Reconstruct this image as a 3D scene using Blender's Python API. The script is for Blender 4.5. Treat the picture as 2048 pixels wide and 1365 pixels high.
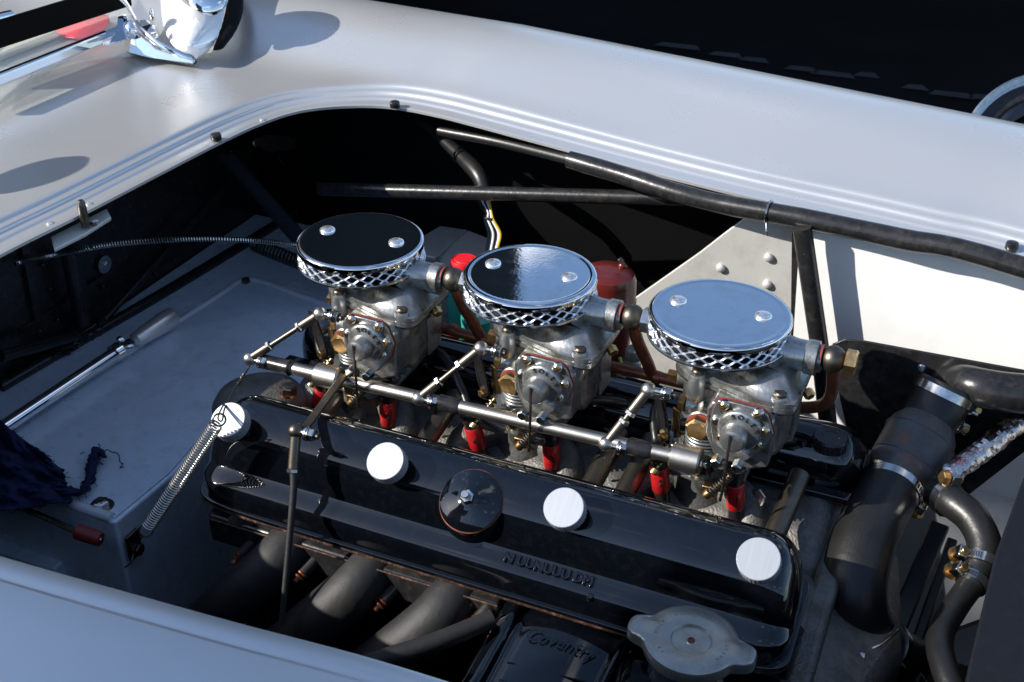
import bpy, bmesh, math, random
from mathutils import Vector as V, Matrix, Quaternion
from mathutils.noise import noise as pnoise
random.seed(7)
for o in list(bpy.data.objects): bpy.data.objects.remove(o)
S = bpy.context.scene
C = S.collection
R = math.radians
# ------------------------------------------------------------ camera
FPX, PITCH, HEAD = 2370.0, R(31), R(113.6)
CAM = V((.366, -.879, 1.40))
cd = bpy.data.cameras.new('camera'); cam = bpy.data.objects.new('camera', cd); C.objects.link(cam)
vd = V((math.cos(HEAD)*math.cos(PITCH), math.sin(HEAD)*math.cos(PITCH), -math.sin(PITCH)))
vr = V((math.sin(HEAD), -math.cos(HEAD), 0)); vu = vr.cross(vd)
cam.matrix_world = Matrix(((vr.x, vu.x, -vd.x, CAM.x), (vr.y, vu.y, -vd.y, CAM.y), (vr.z, vu.z, -vd.z, CAM.z), (0, 0, 0, 1)))
cd.sensor_width = 36; cd.lens = 36*FPX/2048; cd.clip_start = .02; cd.clip_end = 500
cd.dof.use_dof = True; cd.dof.focus_distance = 1.06; cd.dof.aperture_fstop = 20
S.camera = cam
# ------------------------------------------------------------ light
SUN = V((-.69, -.50, .50)).normalized()
w = bpy.data.worlds.new("World"); S.world = w; w.use_nodes = True
nt = w.node_tree; bg = nt.nodes['Background']
sky = nt.nodes.new('ShaderNodeTexSky'); sky.sky_type = 'NISHITA'; sky.sun_disc = False
sky.sun_elevation = math.asin(SUN.z); sky.sun_rotation = math.atan2(SUN.x, SUN.y)
sky.air_density = 1.0; sky.dust_density = .8; sky.ozone_density = 3.0
tc = nt.nodes.new('ShaderNodeTexCoord'); mp = nt.nodes.new('ShaderNodeMapping'); mp.inputs['Scale'].default_value = (1.6, 1.6, 4)
ns = nt.nodes.new('ShaderNodeTexNoise'); ns.inputs['Scale'].default_value = 2.2; ns.inputs['Detail'].default_value = 8; ns.inputs['Roughness'].default_value = .6
rp = nt.nodes.new('ShaderNodeValToRGB'); rp.color_ramp.elements[0].position = .57; rp.color_ramp.elements[1].position = .78
mx = nt.nodes.new('ShaderNodeMix'); mx.data_type = 'RGBA'; mx.inputs['B'].default_value = (9, 9.2, 9.6, 1)
L = nt.links.new
L(tc.outputs['Generated'], mp.inputs[0]); L(mp.outputs[0], ns.inputs['Vector']); L(ns.outputs[0], rp.inputs[0])
L(rp.outputs[0], mx.inputs['Factor']); L(sky.outputs[0], mx.inputs['A']); L(mx.outputs['Result'], bg.inputs[0])
bg.inputs[1].default_value = .12
sl = bpy.data.lights.new('sun', 'SUN'); sl.energy = 4.9; sl.angle = R(.5); sl.color = (1, .95, .87)
so = bpy.data.objects.new('sun', sl); C.objects.link(so); so.rotation_euler = SUN.to_track_quat('Z', 'Y').to_euler(); so.location = (-3, -2, 4)
S.view_settings.view_transform = 'Standard'; S.view_settings.look = 'None'; S.view_settings.gamma = 1
S.view_settings.exposure = 0.7
S.render.engine = 'CYCLES'; S.cycles.max_bounces = 7; S.cycles.glossy_bounces = 5

# ------------------------------------------------------------ points from sight lines at known planes
def ray(u, v): return vd + vr*((u-1024)/FPX) - vu*((v-682.5)/FPX)
def PZ(u, v, z): d = ray(u, v); return CAM + d*((z-CAM.z)/d.z)
def PY(u, v, y): d = ray(u, v); return CAM + d*((y-CAM.y)/d.y)
def PX(u, v, x): d = ray(u, v); return CAM + d*((x-CAM.x)/d.x)
# ------------------------------------------------------------ materials
M = {}
def mat(name, col, rough=.5, metal=0., bump=0., bscale=60., var=0., vscale=12., col2=None, coat=0., trans=0., ior=1.5, bdetail=4, stain=None, sscale=20, samt=.5, aniso=None, rvar=0.):
    m = bpy.data.materials.new(name); m.use_nodes = True; n = m.node_tree; p = n.nodes['Principled BSDF']
    def I(k, v): p.inputs[k].default_value = v
    I('Base Color', (*col, 1)); I('Roughness', rough); I('Metallic', metal); I('IOR', ior)
    if coat: I('Coat Weight', coat); I('Coat Roughness', .03)
    if trans: I('Transmission Weight', trans)
    t = n.nodes.new('ShaderNodeTexCoord')
    src = t.outputs['Object']
    if aniso:
        mm = n.nodes.new('ShaderNodeMapping'); mm.inputs['Scale'].default_value = aniso; n.links.new(src, mm.inputs[0]); bsrc = mm.outputs[0]
    else: bsrc = src
    last = None
    if var or col2:
        z = n.nodes.new('ShaderNodeTexNoise'); z.inputs['Scale'].default_value = vscale; z.inputs['Detail'].default_value = 6; z.inputs['Roughness'].default_value = .65
        n.links.new(bsrc, z.inputs['Vector'])
        q = n.nodes.new('ShaderNodeMix'); q.data_type = 'RGBA'
        a = col2 if col2 else tuple(c*(1-var) for c in col)
        q.inputs['A'].default_value = (*col, 1); q.inputs['B'].default_value = (*a, 1)
        rr = n.nodes.new('ShaderNodeMapRange'); rr.inputs['From Min'].default_value = .42; rr.inputs['From Max'].default_value = .62
        n.links.new(z.outputs[0], rr.inputs['Value']); n.links.new(rr.outputs[0], q.inputs['Factor']); last = q.outputs['Result']
    if stain:
        z = n.nodes.new('ShaderNodeTexNoise'); z.inputs['Scale'].default_value = sscale; z.inputs['Detail'].default_value = 8; z.inputs['Roughness'].default_value = .7
        n.links.new(src, z.inputs['Vector'])
        rr = n.nodes.new('ShaderNodeMapRange'); rr.inputs['From Min'].default_value = .5; rr.inputs['From Max'].default_value = .66; rr.inputs['To Max'].default_value = samt
        n.links.new(z.outputs[0], rr.inputs['Value'])
        q = n.nodes.new('ShaderNodeMix'); q.data_type = 'RGBA'; q.inputs['A'].default_value = (*col, 1); q.inputs['B'].default_value = (*stain, 1)
        if last: n.links.new(last, q.inputs['A'])
        n.links.new(rr.outputs[0], q.inputs['Factor']); last = q.outputs['Result']
    if last: n.links.new(last, p.inputs['Base Color'])
    if rvar:
        z = n.nodes.new('ShaderNodeTexNoise'); z.inputs['Scale'].default_value = vscale*2; z.inputs['Detail'].default_value = 5
        n.links.new(bsrc, z.inputs['Vector'])
        rr = n.nodes.new('ShaderNodeMapRange'); rr.inputs['From Min'].default_value = .35; rr.inputs['From Max'].default_value = .65
        rr.inputs['To Min'].default_value = max(0, rough-rvar); rr.inputs['To Max'].default_value = rough+rvar
        n.links.new(z.outputs[0], rr.inputs['Value']); n.links.new(rr.outputs[0], p.inputs['Roughness'])
    if bump:
        z = n.nodes.new('ShaderNodeTexNoise'); z.inputs['Scale'].default_value = bscale; z.inputs['Detail'].default_value = bdetail
        n.links.new(bsrc, z.inputs['Vector'])
        b = n.nodes.new('ShaderNodeBump'); b.inputs['Strength'].default_value = bump; b.inputs['Distance'].default_value = .001
        n.links.new(z.outputs[0], b.inputs['Height']); n.links.new(b.outputs[0], p.inputs['Normal'])
    M[name] = m; return m
mat('paint', (.75, .75, .74), .30, .70, bump=.02, bscale=9, rvar=.03, vscale=5, var=.03)
mat('panel_grey', (.58, .57, .54), .45, .35, bump=.12, bscale=45, var=.10, vscale=9, stain=(.35, .33, .30), samt=.35, sscale=30)
mat('panel_white', (.76, .76, .745), .5, .1, bump=.15, bscale=220, var=.05, vscale=20)
mat('box_paint', (.70, .80, .92), .30, .12, bump=.03, bscale=30, var=.10, vscale=10, rvar=.05, stain=(.45, .47, .5), samt=.4, sscale=60)  # silver paint, with the blue of skylight in shade put into its base colour
mat('black_gloss', (.002, .003, .005), .06, 0, bump=.05, bscale=26, coat=.6, ior=1.5, rvar=.02, vscale=30, stain=(.015, .013, .012), samt=.2, sscale=160)
mat('black_satin', (.018, .018, .019), .27, .1, bump=.25, bscale=120, var=.4, vscale=60, stain=(.05, .045, .04), samt=.5, sscale=90)
mat('black_dull', (.0022, .0022, .0026), .6, 0, ior=1.25, bump=.2, bscale=80, var=.3, vscale=30)
mat('rubber', (.010, .010, .010), .38, 0, bump=.25, bscale=220, var=.3, vscale=40, stain=(.014, .014, .014), samt=.3, sscale=50)
mat('cast', (.42, .43, .43), .38, .9, bump=.25, bscale=330, var=.35, vscale=50, stain=(.10, .085, .035), samt=.9, sscale=65, rvar=.08)
mat('cast_dark', (.22, .22, .215), .5, .75, bump=.7, bscale=260, var=.35, vscale=40, stain=(.08, .07, .045), samt=.8, sscale=55, rvar=.1)
mat('cast_rough', (.17, .165, .155), .52, .6, bump=1.0, bscale=420, var=.35, vscale=45, stain=(.10, .085, .06), samt=.8, sscale=35)
mat('chrome', (.82, .83, .85), .035, 1, bump=.02, bscale=30, rvar=.02, vscale=30, stain=(.55, .52, .45), samt=.25, sscale=40)
mat('chrome_spotted', (.80, .82, .85), .04, 1, bump=.02, bscale=300, rvar=.03, vscale=30, stain=(.5, .48, .40), samt=.3, sscale=25)
mat('mesh_metal', (.88, .88, .88), .2, .9)
mat('zinc', (.66, .67, .66), .2, 1, bump=.1, bscale=200, var=.2, vscale=120, stain=(.4, .36, .25), samt=.4, sscale=150)
mat('brushed', (.42, .445, .48), .42, .5, bump=.08, bscale=40, aniso=(40, 1, 1), var=.10, vscale=30)
mat('steel', (.14, .125, .105), .42, 1, bump=.12, bscale=300, var=.2, vscale=70, stain=(.22, .17, .12), samt=.5, sscale=60)
mat('satin_steel', (.50, .475, .43), .36, 1, bump=.08, bscale=300, var=.15, vscale=60)
mat('brass', (.68, .44, .19), .3, 1, bump=.2, bscale=300, var=.35, vscale=90)
mat('copper_paint', (.20, .065, .035), .34, .55, bump=.2, bscale=120, var=.4, vscale=60, stain=(.35, .2, .08), samt=.4, sscale=80)
mat('copper', (.62, .25, .13), .3, 1, var=.4, vscale=150)
mat('gasket_edge', (.03, .015, .01), .5, .3, stain=(.30, .14, .08), samt=.6, sscale=160)
mat('red_fibre', (.20, .035, .025), .6)
mat('red_sleeve', (.36, .010, .012), .34, 0, bump=.15, bscale=200, var=.25, vscale=60)
mat('red_plastic', (.70, .02, .03), .3, 0, bump=.1, bscale=90)
mat('red_enamel', (.10, .011, .008), .28, 0, bump=.12, bscale=60, var=.2, vscale=30, coat=.3)
mat('red_dull', (.20, .02, .018), .45, 0, bump=.3, bscale=200)
mat('canister', (.085, .088, .090), .42, .2, bump=.3, bscale=220, var=.25, vscale=40, stain=(.24, .10, .05), samt=.5, sscale=42)
mat('pipe_dull', (.008, .008, .009), .62, .0, bump=.4, bscale=140, var=.35, vscale=35, stain=(.035, .03, .025), samt=.4, sscale=22)
mat('cap_metal', (.42, .43, .40), .3, .75, bump=.12, bscale=120, var=.15, vscale=60, stain=(.26, .25, .2), samt=.5, sscale=70)
mat('tube_blue', (.035, .045, .06), .25, .3)
mat('bead_paint', (.80, .86, .93), .25, .3)
mat('shroud', (.007, .008, .011), .42, 0, bump=.1, bscale=90, ior=1.35, stain=(.015, .016, .02), samt=.3, sscale=120)
mat('cloth', (.005, .012, .075), .95, 0, bump=1.0, bscale=900, var=.5, vscale=200)
mat('teal', (.02, .28, .22), .35)
mat('wire_yellow', (.55, .36, .03), .4); mat('wire_white', (.7, .7, .65), .4); mat('wire_green', (.25, .5, .10), .4)
mat('ink', (.012, .008, .008), .6)
mat('foil', (.72, .70, .68), .22, 1, bump=1.0, bscale=240, stain=(.4, .03, .03), samt=.9, sscale=110)
mat('glass', (.85, .88, .84), .02, 0)
M['glass'].node_tree.nodes['Principled BSDF'].inputs['Alpha'].default_value = .22
mat('upholstery', (.55, .53, .44), .6, 0, bump=.2, bscale=20, var=.3, vscale=6)
mat('asphalt', (.009, .0095, .0105), 1, 0, ior=1.1, bump=.6, bscale=120, var=.35, vscale=2.5)
mat('ground_far', (.05, .05, .052), .9)
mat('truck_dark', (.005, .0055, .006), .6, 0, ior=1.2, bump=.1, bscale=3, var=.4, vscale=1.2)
mat('truck_brown', (.010, .008, .006), .55, 0, var=.4, vscale=2)
mat('line_paint', (.018, .024, .034), .8, 0, var=.6, vscale=14)
mat('board', (.05, .05, .055), .6)
mat('white_gloss', (.92, .92, .92), .12, .35)
mat('tape', (.004, .004, .004), .8, ior=1.15)
# ------------------------------------------------------------ mesh builder
class MB:
    def __init__(s): s.v = []; s.f = []
    def add(s, vs, fs):
        b = len(s.v); s.v += [V(p) for p in vs]; s.f += [tuple(b+i for i in f) for f in fs]; return s
    def grid(s, rows, cu=False, cv=False, caps=False):
        n = len(rows); k = len(rows[0]); vs = [p for r in rows for p in r]; fs = []
        for i in range(n if cu else n-1):
            for j in range(k if cv else k-1):
                a = i*k+j; b = i*k+(j+1) % k; c = ((i+1) % n)*k+(j+1) % k; d = ((i+1) % n)*k+j
                fs.append((a, b, c, d))
        if caps: fs.append(tuple(range(k-1, -1, -1))); fs.append(tuple((n-1)*k+j for j in range(k)))
        return s.add(vs, fs)
    def frame(s, ax, up=None):
        z = V(ax).normalized(); x = V(up) if up is not None else (V((0, 0, 1)) if abs(z.z) < .9 else V((1, 0, 0)))
        x = (x - z*x.dot(z)).normalized(); return x, z.cross(x), z
    def lathe(s, o, ax, prof, n=32, ph=0., up=None):
        x, y, z = s.frame(ax, up); o = V(o); rows = []
        for t, r in prof:
            rows.append([o + z*t + (x*math.cos(2*math.pi*i/n+ph)+y*math.sin(2*math.pi*i/n+ph))*max(r, 1e-5) for i in range(n)])
        return s.grid(rows, cv=True, caps=True)
    def cyl(s, a, b, r, r2=None, n=20):
        a = V(a); b = V(b); l = (b-a).length; r2 = r if r2 is None else r2; e = min(r, r2, l)*.12
        return s.lathe(a, b-a, [(0, r-e), (e, r), (l-e, r2), (l, r2-e)], n)
    def hexa(s, a, ax, r, h, ph=0., up=None):
        e = r*.12
        return s.lathe(a, ax, [(0, r), (h-e, r), (h, r-e*1.3)], 6, ph, up)
    def sphere(s, c, r, n=18, sc=(1, 1, 1)):
        rows = []
        for i in range(n//2+1):
            t = math.pi*i/(n//2)
            rows.append([V(c)+V((r*sc[0]*math.sin(t)*math.cos(2*math.pi*j/n), r*sc[1]*math.sin(t)*math.sin(2*math.pi*j/n), r*sc[2]*math.cos(t))) for j in range(n)])
        return s.grid(rows, cv=True)
    def torus(s, c, ax, R0, r, n=36, m=10, arc=1.):
        x, y, z = s.frame(ax); rows = []
        N = n if arc == 1. else n+1
        for i in range(N):
            a = 2*math.pi*arc*i/n; d = x*math.cos(a)+y*math.sin(a)
            rows.append([V(c)+d*(R0+r*math.cos(2*math.pi*j/m))+z*r*math.sin(2*math.pi*j/m) for j in range(m)])
        return s.grid(rows, cu=(arc == 1.), cv=True)
    def tube(s, pts, r, n=12, sub=6, smooth=True, rf=None, caps=True, jitter=0.):
        pts = [V(p) for p in pts]
        if smooth and len(pts) > 2: pts = catmull(pts, sub)
        N = len(pts); rows = []; up = None
        for i, p in enumerate(pts):
            t = (pts[min(i+1, N-1)]-pts[max(i-1, 0)]).normalized()
            if up is None: up = V((0, 0, 1)) if abs(t.z) < .9 else V((1, 0, 0))
            x = (up - t*up.dot(t)).normalized(); up = x; y = t.cross(x)
            rr = (rf(i/(N-1)) if rf else 1)*r
            rows.append([p+(x*math.cos(2*math.pi*j/n)+y*math.sin(2*math.pi*j/n))*rr*(1+jitter*random.uniform(-1, 1)) for j in range(n)])
        return s.grid(rows, cv=True, caps=caps)
    def coil(s, pts, R0, r, turns, n=6, per=14):
        pts = catmull([V(p) for p in pts], 12) if len(pts) > 2 else [V(pts[0]).lerp(V(pts[1]), i/12) for i in range(13)]
        out = []; tot = turns*per; up = None; N = len(pts)-1
        for i in range(int(tot)+1):
            f = i/tot*N; k = min(int(f), N-1); p = pts[k].lerp(pts[k+1], f-k); t = (pts[k+1]-pts[k]).normalized()
            if up is None: up = V((0, 0, 1)) if abs(t.z) < .9 else V((1, 0, 0))
            x = (up-t*up.dot(t)).normalized(); up = x; y = t.cross(x); a = 2*math.pi*i/per
            out.append(p+(x*math.cos(a)+y*math.sin(a))*R0)
        return s.tube(out, r, n, smooth=False)
    def box(s, c, sz, rot=None):
        h = V(sz)*.5; vs = []
        for dx in (-1, 1):
            for dy in (-1, 1):
                for dz in (-1, 1):
                    p = V((dx*h.x, dy*h.y, dz*h.z)); p = rot @ p if rot else p; vs.append(V(c)+p)
        return s.add(vs, [(0, 1, 3, 2), (4, 6, 7, 5), (0, 4, 5, 1), (2, 3, 7, 6), (0, 2, 6, 4), (1, 5, 7, 3)])
    def bar(s, a, b, w_, t, up=(0, 0, 1)):
        a = V(a); b = V(b); z = (b-a).normalized(); x = V(up); x = (x-z*x.dot(z)).normalized(); y = z.cross(x)
        vs = []
        for p in (a, b):
            for i, j in ((-1, -1), (1, -1), (1, 1), (-1, 1)): vs.append(p+x*i*w_/2+y*j*t/2)
        return s.add(vs, [(3, 2, 1, 0), (4, 5, 6, 7), (0, 1, 5, 4), (1, 2, 6, 5), (2, 3, 7, 6), (3, 0, 4, 7)])
    def prism(s, poly, d):
        n = len(poly); d = V(d); vs = [V(p) for p in poly]+[V(p)+d for p in poly]
        return s.add(vs, [tuple(range(n-1, -1, -1)), tuple(range(n, 2*n))]+[(i, (i+1) % n, (i+1) % n+n, i+n) for i in range(n)])
def catmull(P, sub):
    out = []; n = len(P)
    for i in range(n-1):
        p0 = P[i-1] if i else P[0]*2-P[1]; p1 = P[i]; p2 = P[i+1]; p3 = P[i+2] if i+2 < n else P[-1]*2-P[-2]
        for k in range(sub):
            t = k/sub; out.append(.5*((2*p1)+(p2-p0)*t+(2*p0-5*p1+4*p2-p3)*t*t+(3*p1-p0-3*p2+p3)*t**3))
    out.append(P[-1].copy()); return out
def rootloc(p):
    l = V((0, 0, 0))
    while p: l += p.location; p = p.parent
    return l
def thing(name, label, cat, loc=(0, 0, 0), group=None):
    o = bpy.data.objects.new(name, None); C.objects.link(o); o.location = loc; o.empty_display_size = .02
    o['label'] = label; o['category'] = cat
    if group: o['group'] = group
    return o
def ob(name, mb, m, parent=None, label=None, cat=None, group=None, kind=None, smooth=38, bev=0., loc=None):
    off = rootloc(parent) if parent else V(loc) if loc is not None else V((0, 0, 0))
    if parent is None and loc is None and kind is None:
        k = len(mb.v); off = V((sum(p.x for p in mb.v)/k, sum(p.y for p in mb.v)/k, min(p.z for p in mb.v)))
    me = bpy.data.meshes.new(name); me.from_pydata([tuple(p-off) for p in mb.v], [], mb.f); me.update()
    b = bmesh.new(); b.from_mesh(me); bmesh.ops.recalc_face_normals(b, faces=b.faces); b.to_mesh(me); b.free()
    me.materials.append(M[m])
    if smooth:
        me.shade_smooth()
        me.set_sharp_from_angle(angle=R(smooth))
    o = bpy.data.objects.new(name, me); C.objects.link(o)
    if parent: o.parent = parent
    else: o.location = off
    if bev:
        md = o.modifiers.new('bevel', 'BEVEL'); md.width = bev; md.segments = 3; md.limit_method = 'ANGLE'; md.angle_limit = R(35); md.harden_normals = False
    if label: o['label'] = label
    if cat: o['category'] = cat
    if group: o['group'] = group
    if kind: o['kind'] = kind
    return o
def dup(root, loc, label):
    r = root.copy(); C.objects.link(r); r.location = loc; r['label'] = label
    for ch in list(root.children):
        c = ch.copy(); C.objects.link(c); c.parent = r
        for g in list(ch.children):
            d = g.copy(); C.objects.link(d); d.parent = c
    return r
def text(name, s, size, o, xd, yd, m, parent, depth=.0006, shear=0., bevel=0.):
    cu = bpy.data.curves.new(name, 'FONT'); cu.body = s; cu.size = size; cu.extrude = depth; cu.align_x = 'CENTER'; cu.align_y = 'CENTER'; cu.shear = shear; cu.resolution_u = 3; cu.bevel_depth = bevel; cu.bevel_resolution = 1; cu.offset = 0.0
    t = bpy.data.objects.new('tmp_text', cu); C.objects.link(t)
    dg = bpy.context.evaluated_depsgraph_get(); me = bpy.data.meshes.new_from_object(t.evaluated_get(dg)); bpy.data.objects.remove(t)
    x = V(xd).normalized(); y = V(yd); y = (y-x*y.dot(x)).normalized(); z = x.cross(y); off = rootloc(parent)
    for v in me.vertices: v.co = V(o)-off+x*v.co.x+y*v.co.y+z*v.co.z
    me.name = name; me.materials.clear(); me.materials.append(M[m])
    q = bpy.data.objects.new(name, me); C.objects.link(q); q.parent = parent; return q
def interp(tab, x):
    if x <= tab[0][0]: return tab[0][1]
    for (a, b), (c, d) in zip(tab, tab[1:]):
        if x <= c: return b+(d-b)*(x-a)/(c-a)
    return tab[-1][1]
def sinterp(tab, x):   # smooth table
    if x <= tab[0][0]: return tab[0][1]
    n = len(tab)
    for i in range(n-1):
        if x <= tab[i+1][0]:
            h = tab[i+1][0]-tab[i][0]; t = (x-tab[i][0])/h
            def sl_(k):
                if k == 0: return (tab[1][1]-tab[0][1])/(tab[1][0]-tab[0][0])
                if k == n-1: return (tab[-1][1]-tab[-2][1])/(tab[-1][0]-tab[-2][0])
                return (tab[k+1][1]-tab[k-1][1])/(tab[k+1][0]-tab[k-1][0])
            m0 = sl_(i)*h; m1 = sl_(i+1)*h; p0 = tab[i][1]; p1 = tab[i+1][1]
            return (2*t**3-3*t*t+1)*p0+(t**3-2*t*t+t)*m0+(-2*t**3+3*t*t)*p1+(t**3-t*t)*m1
    return tab[-1][1]

# ============================================================ GROUND AND FAR VEHICLES
g = MB(); g.add([(-60, -60, 0), (60, -60, 0), (60, 60, 0), (-60, 60, 0)], [(0, 1, 2, 3)])
ob('ground', g, 'asphalt', kind='structure', smooth=0)
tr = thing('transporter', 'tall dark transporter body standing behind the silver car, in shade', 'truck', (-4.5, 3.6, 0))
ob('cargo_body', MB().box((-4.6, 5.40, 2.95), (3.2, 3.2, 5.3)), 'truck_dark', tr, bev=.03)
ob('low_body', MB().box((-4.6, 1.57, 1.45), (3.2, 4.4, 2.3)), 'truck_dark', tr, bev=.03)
for yy in (.4, 4.4, 6.6):
    for xx in (-5.9, -3.35): ob('wheel', MB().lathe((xx-.14, yy, .45), (1, 0, 0), [(0, .2), (.02, .43), (.05, .45), (.23, .45), (.26, .43), (.28, .2)], 32), 'black_dull', tr)
# low dark vehicle beyond the far fender
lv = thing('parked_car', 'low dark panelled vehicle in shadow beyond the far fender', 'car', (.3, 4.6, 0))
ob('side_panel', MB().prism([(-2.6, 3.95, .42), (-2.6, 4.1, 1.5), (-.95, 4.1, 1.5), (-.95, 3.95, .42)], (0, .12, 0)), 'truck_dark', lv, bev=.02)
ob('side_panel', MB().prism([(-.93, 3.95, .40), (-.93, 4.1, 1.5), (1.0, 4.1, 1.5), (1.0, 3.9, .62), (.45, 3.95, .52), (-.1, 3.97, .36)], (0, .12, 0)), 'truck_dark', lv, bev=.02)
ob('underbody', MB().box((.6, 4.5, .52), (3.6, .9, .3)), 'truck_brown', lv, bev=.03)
ob('bracket', MB().bar((.52, 3.87, .34), (.60, 3.9, .9), .09, .02, (1, 0, 0)), 'truck_brown', lv, bev=.004)
ob('bracket', MB().bar((.25, 3.95, .30), (.25, 3.95, .45), .06, .03, (1, 0, 0)), 'truck_brown', lv, bev=.004)
ob('pipe', MB().tube([(-.3, 3.9, .72), (0, 3.86, .62), (.35, 3.86, .50), (.9, 3.86, .58), (1.5, 3.86, .66)], .018, 8), 'truck_brown', lv)
for k in range(5): ob('rivet', MB().sphere((.535+.018*k, 3.845, .40+.11*k), .008, 8), 'zinc', lv)
for xx in (-2.1, 2.0): ob('wheel', MB().lathe((xx, 4.15, .33), (0, 1, 0), [(0, .1), (.01, .3), (.04, .33), (.2, .33), (.22, .3)], 32), 'black_dull', lv)
for i in range(9):
    u = 1370+75*i+random.uniform(-15, 15); v_ = 92+(u-1370)*.17+random.uniform(-6, 6)
    p = PZ(u, v_, .004); l = random.uniform(.08, .2)
    q = MB().add([p+V((-l/2, -.03, 0)), p+V((l/2, -.025, 0)), p+V((l/2-.03, .03, 0)), p+V((-l/2+.02, .02, 0))], [(0, 1, 2, 3)])
    ob('road_marking', q, 'line_paint', kind='structure', smooth=0)
# invented board outside the view, added only to shade the near fender
bd = thing('folding_screen', 'dark folding screen standing beside the near door, outside the view', 'screen', (-.8, -1.27, 0))
for i, (a, b) in enumerate((((-.99, -1.04), (-.80, -1.30)), ((-.80, -1.30), (-.615, -1.56)))):
    ob('screen_leaf', MB().prism([(a[0], a[1], 0), (b[0], b[1], 0), (b[0], b[1], 1.66), (a[0], a[1], 1.66)], (-.025, -.02, 0)), 'board', bd, bev=.004)

# ============================================================ CAR BODY
car = thing('car_body', 'silver open sports car body around the uncovered engine bay', 'car', (0, 0, 0))
def zl(x): return .90 - .022*max(0, min(1, (x+.25)/.65))
edge = [V((1.3, -.395, zl(1.3))), V((.9, -.42, zl(.9))), V((.45, -.447, zl(.45))), PZ(900, 1365, zl(.15)), PZ(450, 1240, zl(.005)), PZ(0, 1113, zl(-.155)), V((-.30, -.492, .9)), V((-.40, -.478, .9)), V((-.452, -.42, .9)), V((-.466, -.33, .9))]
for u, v_ in ((0, 510), (160, 430), (300, 357), (430, 290), (520, 248), (600, 222), (700, 212), (790, 215), (900, 237), (1100, 291), (1300, 345), (1500, 395), (1700, 440), (1870, 480), (2048, 522)):
    x0 = PZ(u, v_, .9).x; edge.append(PZ(u, v_, zl(x0)))
edge += [V((.7, .172, zl(.7))), V((1.3, .10, zl(1.3)))]
path = catmull(edge, 12)
# smooth path + normals
for _ in range(6):
    path = [path[0]]+[(path[i-1]+path[i]*2+path[i+1])/4 for i in range(1, len(path)-1)]+[path[-1]]
for p in path: p.z = zl(p.x)
farl = [(p.x, p.y) for p in path if p.y > .1 and p.x > -.33]; farl.sort()
farl = [(-1.6, .385), (-.8, .355)]+farl
nearl = sorted([(p.x, p.y) for p in path if p.y < -.4 and p.x > -.3]); nearl = [(-1.6, -.52), (-.6, -.50)]+nearl
HF = [(0, 0), (.03, .001), (.06, .006), (.10, .020), (.14, .034), (.18, .043), (.21, .045), (.24, .041), (.27, .030), (.30, .008), (.325, -.03), (.345, -.09), (.36, -.2), (.37, -.4), (.375, -.65), (.38, -.7)]
HN = [(0, 0), (.04, .000), (.08, -.004), (.12, -.012), (.17, -.028), (.22, -.05), (.27, -.08), (.31, -.12), (.34, -.2), (.355, -.4), (.36, -.65), (.37, -.7)]
CHN = [(0, 0), (.002, .0008), (.015, .0010), (.0165, .0000), (.0178, .0002), (.019, .0014), (.04, .0016), (1, .0016)]
CH = [(0, 0), (.002, .0008), (.017, .0008), (.0205, .0030), (.028, .0034), (.031, .0068), (.040, .0074), (.043, .0100), (.052, .0108), (1, .0108)]
def hz(x, y, d):
    z = zl(x) + interp(CH if y > -.36 else CHN, d)
    yl = interp(farl, x); yc = .498-.10*(x+.05)
    rr_ = (y-yl)/max(.1, yc-yl)*.205 if y < yc else .205+(y-yc)
    z += sinterp(HF, rr_) + sinterp(HN, interp(nearl, x)-y)
    z += .05*max(0, -(x+.50))**1.2
    return z
ds = [.0, .002, .009, .015, .0165, .0178, .019, .0205, .024, .028, .0295, .031, .035, .040, .0415, .043, .047, .052, .06, .07, .08, .09, .10, .115, .13, .145, .16, .175, .19, .2, .21, .22, .23, .24, .25, .26, .27, .28, .29, .30, .31, .32, .33, .34, .35, .36, .37, .38, .45, .55, .7, .9]
rows = []
for i, p in enumerate(path):
    t = path[min(i+1, len(path)-1)]-path[max(i-1, 0)]; n = V((-t.y, t.x, 0)).normalized()
    if n.dot(p-V((.2, -.1, p.z))) < 0: n = -n
    r = [p+n*.03-V((0, 0, .0035)), p+n*.001-V((0, 0, .0035)), p-V((0, 0, .0030)), p-V((0, 0, .0008))]
    side = abs(n.y)
    for d in ds:
        q = p+n*d
        if side > .7 and p.x > -.25 and d > .385: q = p+n*.385; q.z = -.0
        q.z = hz(q.x, q.y, d) if d <= .38 or side <= .7 or p.x < -.25 else .18
        if q.z < .18: q.z = .18
        r.append(q)
    rows.append(r)
ob('body_shell', MB().grid(rows), 'paint', car, smooth=60)
# rubber stops
def stop(p):
    t = ob('rubber_stop', MB().lathe(p+V((0, 0, .0005)), (0, 0, 1), [(0, .0055), (.001, .0062), (.0055, .0062), (.0075, .0056), (.0082, .004)], 20), 'black_satin', car)
for u, v_, dz in ((433, 281, .901), (790, 216, .9005), (2022, 500, .88)): stop(PZ(u, v_, dz))
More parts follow.
